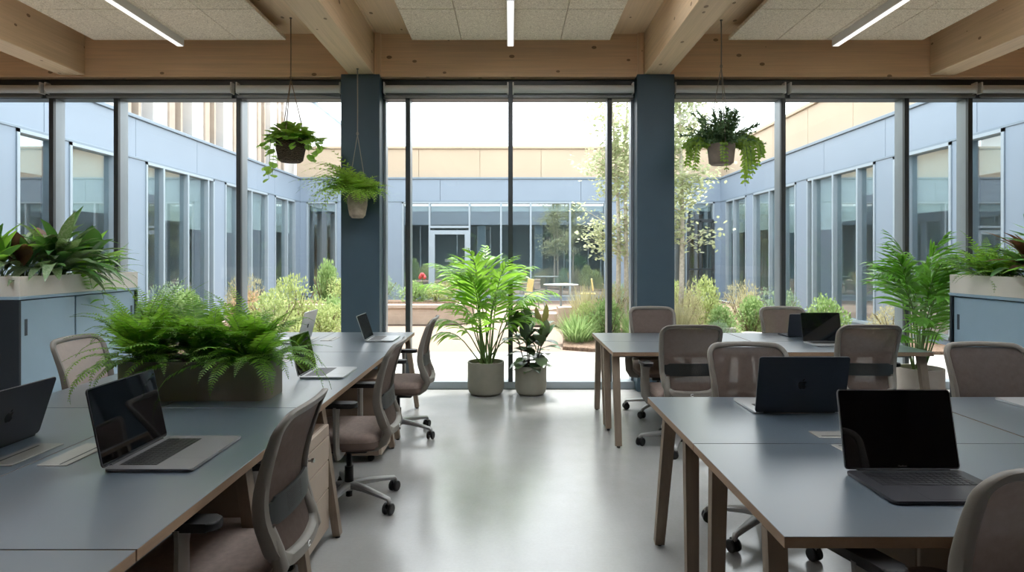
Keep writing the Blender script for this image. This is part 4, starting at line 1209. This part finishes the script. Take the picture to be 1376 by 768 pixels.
def planter_box(lab, x0, x1, y0, y1):
    r = thing('planter_box', lab, 'planter', (0, 0, 1.2155), 0, 'beige planter boxes on the cabinets'); H = .145; w_ = .015
    m = MB().box(x0, x1, y0, y0+w_, 0, H, .002, 1).box(x0, x1, y1-w_, y1, 0, H, .002, 1).box(x0, x0+w_, y0+w_, y1-w_, 0, H, .002, 1).box(x1-w_, x1, y0+w_, y1-w_, 0, H, .002, 1).box(x0+w_, x1-w_, y0+w_, y1-w_, 0, .015)
    m.build('box', M['troughtop'], r); MB().box(x0+w_, x1-w_, y0+w_, y1-w_, .016, H-.02).build('soil', M['soil'], r)
planter_box('long beige planter box on the left cabinet', -3.95, -3.502, 4.515, 5.945)
planter_box('beige planter box on the right cabinet', 3.502, 3.95, 3.625, 5.045)
ZB = 1.2155+.125
def leafy(lab, x, y, n, L, W, mats, seed, el=(15, 75), droop=(.5, 1.3), group='plants in the left planter box', stalk=.10, name='foliage_plant', z=ZB, shape=.75, fold=.3, peak=.45, azs=None):
    rg = random.Random(seed); r = thing(name, lab, 'plant', (x, y, z), 0, group); F = FM(); St = FM()
    for k in range(n):
        az = 2.4*k+rg.uniform(-.3, .3)
        if azs: az = R(rg.uniform(*azs))
        e = R(rg.uniform(*el)); st = stalk*rg.uniform(.5, 1.3); p = Vector((rg.uniform(-.05, .05), rg.uniform(-.05, .05), -.004))
        q = p+dirv(az, min(1.45, e+.35))*st
        St.tube([p, p.lerp(q, .5)+Vector((0, 0, .01)), q], .004, .0025, 5)
        F.m = rg.randrange(len(mats))
        F.leaf(q, dirv(az, e), (0, 0, 1), L*rg.uniform(.65, 1.1), W*rg.uniform(.75, 1.15), rg.uniform(*droop), 6, shape, fold, peak)
    St.build('stems', M['stem'], r); F.build('leaves', [M[k] for k in mats], r)
leafy('dark upright leafy plant at the left end of the left planter box', -3.78, 4.62, 36, .38, .075, ['L_dark', 'L_bright'], 31, (40, 85))
leafy('bronze-tipped plant beside the upright dark one in the left planter box', -3.66, 4.78, 26, .28, .10, ['L_dark', 'L_brown', 'L_silver'], 32, (25, 80))
leafy('large drooping striped-leaf plant in the middle of the left planter box', -3.60, 5.02, 52, .48, .09, ['L_silver', 'L_dark', 'L_silver'], 33, (5, 80), (.7, 1.9), azs=(-110, 50))
leafy('bronze broad-leaved plant at the back of the left planter box', -3.80, 5.18, 16, .28, .13, ['L_brown', 'L_dark', 'L_bright'], 34, (35, 82), stalk=.16)
leafy('bright broad-leaved plant right of centre in the left planter box', -3.64, 5.45, 32, .28, .13, ['L_bright', 'L_dark', 'L_bright'], 35, (5, 80), stalk=.14)
def trailing(lab, x, y, strands, mat, seed, group, name='trailing_plant', z=ZB, lw=.075, ll=.10):
    rg = random.Random(seed); r = thing(name, lab, 'plant', (x, y, z), 0, group); F = FM(); St = FM()
    for pts in strands:
        pts = [Vector(p) for p in pts]; fine = []
        for i in range(len(pts)-1):
            for k in range(5): fine.append(pts[i].lerp(pts[i+1], k/5)+Vector((rg.uniform(-.006, .006), rg.uniform(-.006, .006), 0)))
        fine.append(pts[-1]); St.tube(fine, .003, .0015, 5)
        for i, p in enumerate(fine[2:]):
            if i % 2 == 0: continue
            a = rg.uniform(0, 2*PI); F.leaf(p, dirv(a, rg.uniform(-.7, .3)), (0, 0, 1), ll*rg.uniform(.7, 1.1), lw*rg.uniform(.8, 1.1), .8, 5, .6, .25, .35)
    St.build('vines', M['stem'], r); F.build('leaves', M[mat], r)
trailing('pothos vine trailing over the front of the left planter box', -3.545, 5.30, [
    [(0, 0, 0), (.035, .03, .05), (.085, .05, -.04), (.09, .06, -.16), (.085, .10, -.28)], [(0, .05, 0), (.03, .10, .06), (.085, .16, -.02), (.08, .22, -.12)], [(0, -.05, 0), (.04, -.07, .05), (.085, -.09, -.03), (.085, -.07, -.1)]],
    'L_bright', 41, 'plants in the left planter box', lw=.085, ll=.11)
def airy(lab, x, y, n, L, seed, mat, group, z=ZB, pl=.05, pairs=18, el=(20, 85), curl=(.5, 1.6), name='feathery_plant', pw=.3, azs=None, parent_stem='stem'):
    rg = random.Random(seed); r = thing(name, lab, 'plant', (x, y, z), 0, group); F = FM(); St = FM()
    for k in range(n):
        az = 2.4*k if not azs else R(rg.uniform(*azs))
        fern_frond(F, St, (rg.uniform(-.04, .04), rg.uniform(-.04, .04), 0), az, R(rg.uniform(*el)), L*rg.uniform(.6, 1.1), rg.uniform(*curl), pairs, pl, rg, pw)
    St.build('midribs', M[parent_stem], r); F.build('fronds', M[mat], r)
airy('light feathery plant at the window end of the left planter box', -3.70, 5.74, 30, .40, 51, 'L_bright', 'plants in the left planter box')
airy('bushy green fern at the window end of the right planter box', 3.68, 4.88, 54, .42, 52, 'L_fern', 'plants in the right planter box', pl=.06, pw=.34)
leafy('dark bronze spiky plant in the middle of the right planter box', 3.68, 4.42, 40, .40, .06, ['L_brown', 'L_dark'], 36, (15, 85), group='plants in the right planter box')
airy('dark low fern beside the spiky plant in the right planter box', 3.60, 4.62, 44, .38, 53, 'L_fern', 'plants in the right planter box', pl=.055)
leafy('strap-leaved plant at the near end of the right planter box', 3.64, 4.12, 44, .44, .07, ['L_dark', 'L_bright'], 37, (10, 85), group='plants in the right planter box')
leafy('broad dark plant at the camera end of the right planter box', 3.66, 3.80, 34, .36, .10, ['L_dark', 'L_bright'], 38, (10, 80), group='plants in the right planter box')

# hanging plants
def hanger(r, zc, rr, ztop, zknot, mat, n=3, rot=0.5):
    """cords from the pot rim to a knot, single rope to the hook (local z)"""
    F = FM()
    F.tube([(0, 0, zknot), (.002, 0, (zknot+ztop)/2), (0, 0, ztop)], .0065, .0065, 6)
    for k in range(n):
        a = rot+2*PI*k/n
        F.tube([(rr*1.01*math.cos(a), rr*1.01*math.sin(a), zc), (rr*.5*math.cos(a), rr*.5*math.sin(a), (zc+zknot)/2+.01), (0, 0, zknot)], .0045, .0045, 5)
    F.build('rope', M[mat], r)
    MB().sweep([(.012*math.cos(q), 0, zknot+.012+.018*math.sin(q)) for q in [2*PI*k/12 for k in range(12)]], .003, 6, (0, 1, 0), True).build('knot_ring', M[mat], r)
    m = MB().lathe([(0, ztop), (.014, ztop), (.014, ztop-.006), (0, ztop-.006)], n=14); m.build('hook', M['steel_dk'], r)
# 1 basket
h1 = thing('hanging_plant', 'round-leaved plant in a brown woven basket hanging at the left window', 'hanging plant', (-2.30, 6.62, 2.49), 0, 'hanging plants at the window')
MB().lathe([(0, 0), (.10, 0), (.125, .02), (.148, .13), (.15, .24), (.138, .24), (.135, .21)]).build('basket', M['basket'], h1)
MB().lathe([(.135, .21), (0, .225)]).build('soil', M['soil'], h1)
rg = random.Random(71); F = FM(); St = FM()
for k in range(150):
    a = rg.uniform(0, 2*PI); e = rg.uniform(-.1, 1.5); rr = rg.uniform(.06, .20); q_ = dirv(a, e)*rr; p = Vector((q_.x, q_.y, .23+q_.z*.62))
    F.leaf(p, dirv(a+rg.uniform(-.5, .5), e-.3), (0, 0, 1), rg.uniform(.07, .11), rg.uniform(.075, .10), .5, 5, .42, .15, .5)
for (az, L, dn) in ((180, .26, .12), (190, .2, .44), (200, .16, .40), (0, .26, .05), (10, .24, .18), (-15, .2, .24), (240, .2, .2), (165, .24, .3), (20, .3, .1), (300, .2, .12)):
    a = R(az); pts = [Vector((.10*math.cos(a), .10*math.sin(a), .27)), Vector((.17*math.cos(a), .17*math.sin(a), .30)), Vector((L*math.cos(a), L*math.sin(a), .26)), Vector(((L+.02)*math.cos(a), (L+.02)*math.sin(a), .26-dn))]
    St.tube(pts, .003, .002, 5)
    nl = 8+int(dn*30)
    for j in range(nl):
        t_ = j/(nl-1)*3*.999; i = int(t_); p = pts[i].lerp(pts[i+1], t_-i); b = rg.uniform(0, 2*PI)
        F.leaf(p, dirv(b, rg.uniform(-.8, .4)), (0, 0, 1), rg.uniform(.07, .105), rg.uniform(.065, .095), .5, 5, .42, .15, .5)
St.build('vines', M['stem'], h1); F.build('leaves', M['L_hoya'], h1)
hanger(h1, .235, .148, 4.0-2.49, 3.36-2.49, 'rope')
# 2 fern in front of the left column
h2 = thing('hanging_plant', 'feathery light green fern in a mottled pot hanging before the left column', 'hanging plant', (-1.655, 6.84, 1.92), 0, 'hanging plants at the window')
MB().lathe([(0, 0), (.06, 0), (.085, .03), (.105, .14), (.108, .25), (.098, .25), (.095, .22)]).build('pot', M['potc'], h2)
MB().lathe([(.095, .22), (0, .235)]).build('soil', M['soil'], h2)
rg = random.Random(72); F = FM(); St = FM()
for k in range(125):
    az = rg.uniform(150, 390) if k % 6 else rg.uniform(0, 360)
    az = rg.choice([180, 180, 200, 190, 350, 0, 20, 270, 235, 310, 260, 285, 220])+rg.uniform(-25, 25)
    L = rg.uniform(.36, .74) if 120 < az % 360 < 240 else rg.uniform(.26, .42)
    fern_frond(F, St, (rg.uniform(-.05, .05), rg.uniform(-.05, .03), .235), R(az), R(rg.uniform(35, 85)), L, rg.uniform(.9, 3.0), 13, .10, rg, .30)
St.build('midribs', M['stem'], h2); F.build('fronds', M['L_lime'], h2)
hanger(h2, .24, .105, 3.534-1.92, 2.82-1.92, 'rope_g', 2, 0.0)
# 3 fishbone cactus
h3 = thing('hanging_plant', 'dark bushy plant with trailing flat stems in a taupe pot at the right window', 'hanging plant', (2.225, 6.68, 2.47), 0, 'hanging plants at the window')
MB().lathe([(0, 0), (.10, 0), (.125, .02), (.145, .2), (.146, .215), (.134, .215), (.132, .19)]).build('pot', M['potg'], h3)
MB().lathe([(.132, .19), (0, .2)]).build('soil', M['soil'], h3)
rg = random.Random(73); F = FM(); St = FM(); G = FM()
for k in range(80):
    az = rg.uniform(0, 2*PI); e = R(rg.uniform(12, 88)); p = Vector((rg.uniform(-.08, .08), rg.uniform(-.06, .06), .2)); d = dirv(az, e); L = rg.uniform(.24, .43); q = p.copy(); pts = [q.copy()]
    for j in range(16):
        q = q+d*L/16; d = (d+Vector((0, 0, -.035))).normalized(); pts.append(q.copy())
        for m_ in range(5):
            G.blade(q, d*.6+Vector((rg.gauss(0, .6), rg.gauss(0, .6), rg.gauss(.1, .5))), (rg.gauss(0, 1), rg.gauss(0, 1), rg.gauss(0, 1)), rg.uniform(.03, .055), .016, .2, 2)
    St.tube(pts[::4], .003, .0015, 4)
def zigzag(pts, wv):
    pts = [Vector(p) for p in pts]; N = 22; path = []
    for i in range(N+1):
        t_ = i/N*(len(pts)-1)*.9999; k = int(t_); path.append(pts[k].lerp(pts[k+1], t_-k))
    for i in range(N):
        d = (path[i+1]-path[i]).normalized(); sd_ = d.cross(Vector((rg.uniform(-.2, .2), 1, .1))).normalized()
        for sg in (-1, 1):
            F.blade(path[i], sd_*sg+d*.55, d, wv*rg.uniform(.9, 1.4), wv*.85, .1, 2)
    St.tube(path[::4]+[path[-1]], .004, .003, 5)
for (az, rr, up, dn, w_) in ((0, .27, .06, .32, .035), (12, .33, .10, .18, .032), (-14, .22, .05, .38, .035), (20, .38, .09, .12, .03), (-35, .25, .04, .28, .035), (180, .27, .02, .16, .032), (188, .34, .05, .10, .03), (165, .24, .02, .26, .032), (205, .3, .03, .2, .032),
                            (268, .16, .02, .30, .028), (-5, .30, .08, .27, .045), (8, .24, .04, .42, .045), (2, .36, .10, .22, .045), (-10, .38, .08, .14, .04), (15, .30, .07, .36, .045), (-20, .28, .06, .33, .04), (4, .42, .07, .06, .04), (175, .32, .06, .22, .045), (192, .38, .06, .04, .04), (255, .17, .02, .2, .028)):
    a = R(az); zigzag([(.10*math.cos(a), .10*math.sin(a), .2), (rr*.7*math.cos(a), rr*.7*math.sin(a), .2+up), (rr*math.cos(a), rr*math.sin(a), .2+up*.4), ((rr+.03)*math.cos(a), (rr+.03)*math.sin(a), .2-dn)], w_)
St.build('stems', M['stem'], h3); G.build('bushy_leaves', M['L_moss'], h3); F.build('trailing_stems', M['L_cactus'], h3)
hanger(h3, .21, .144, 4.0-2.47, 3.5-2.47, 'rope_g')
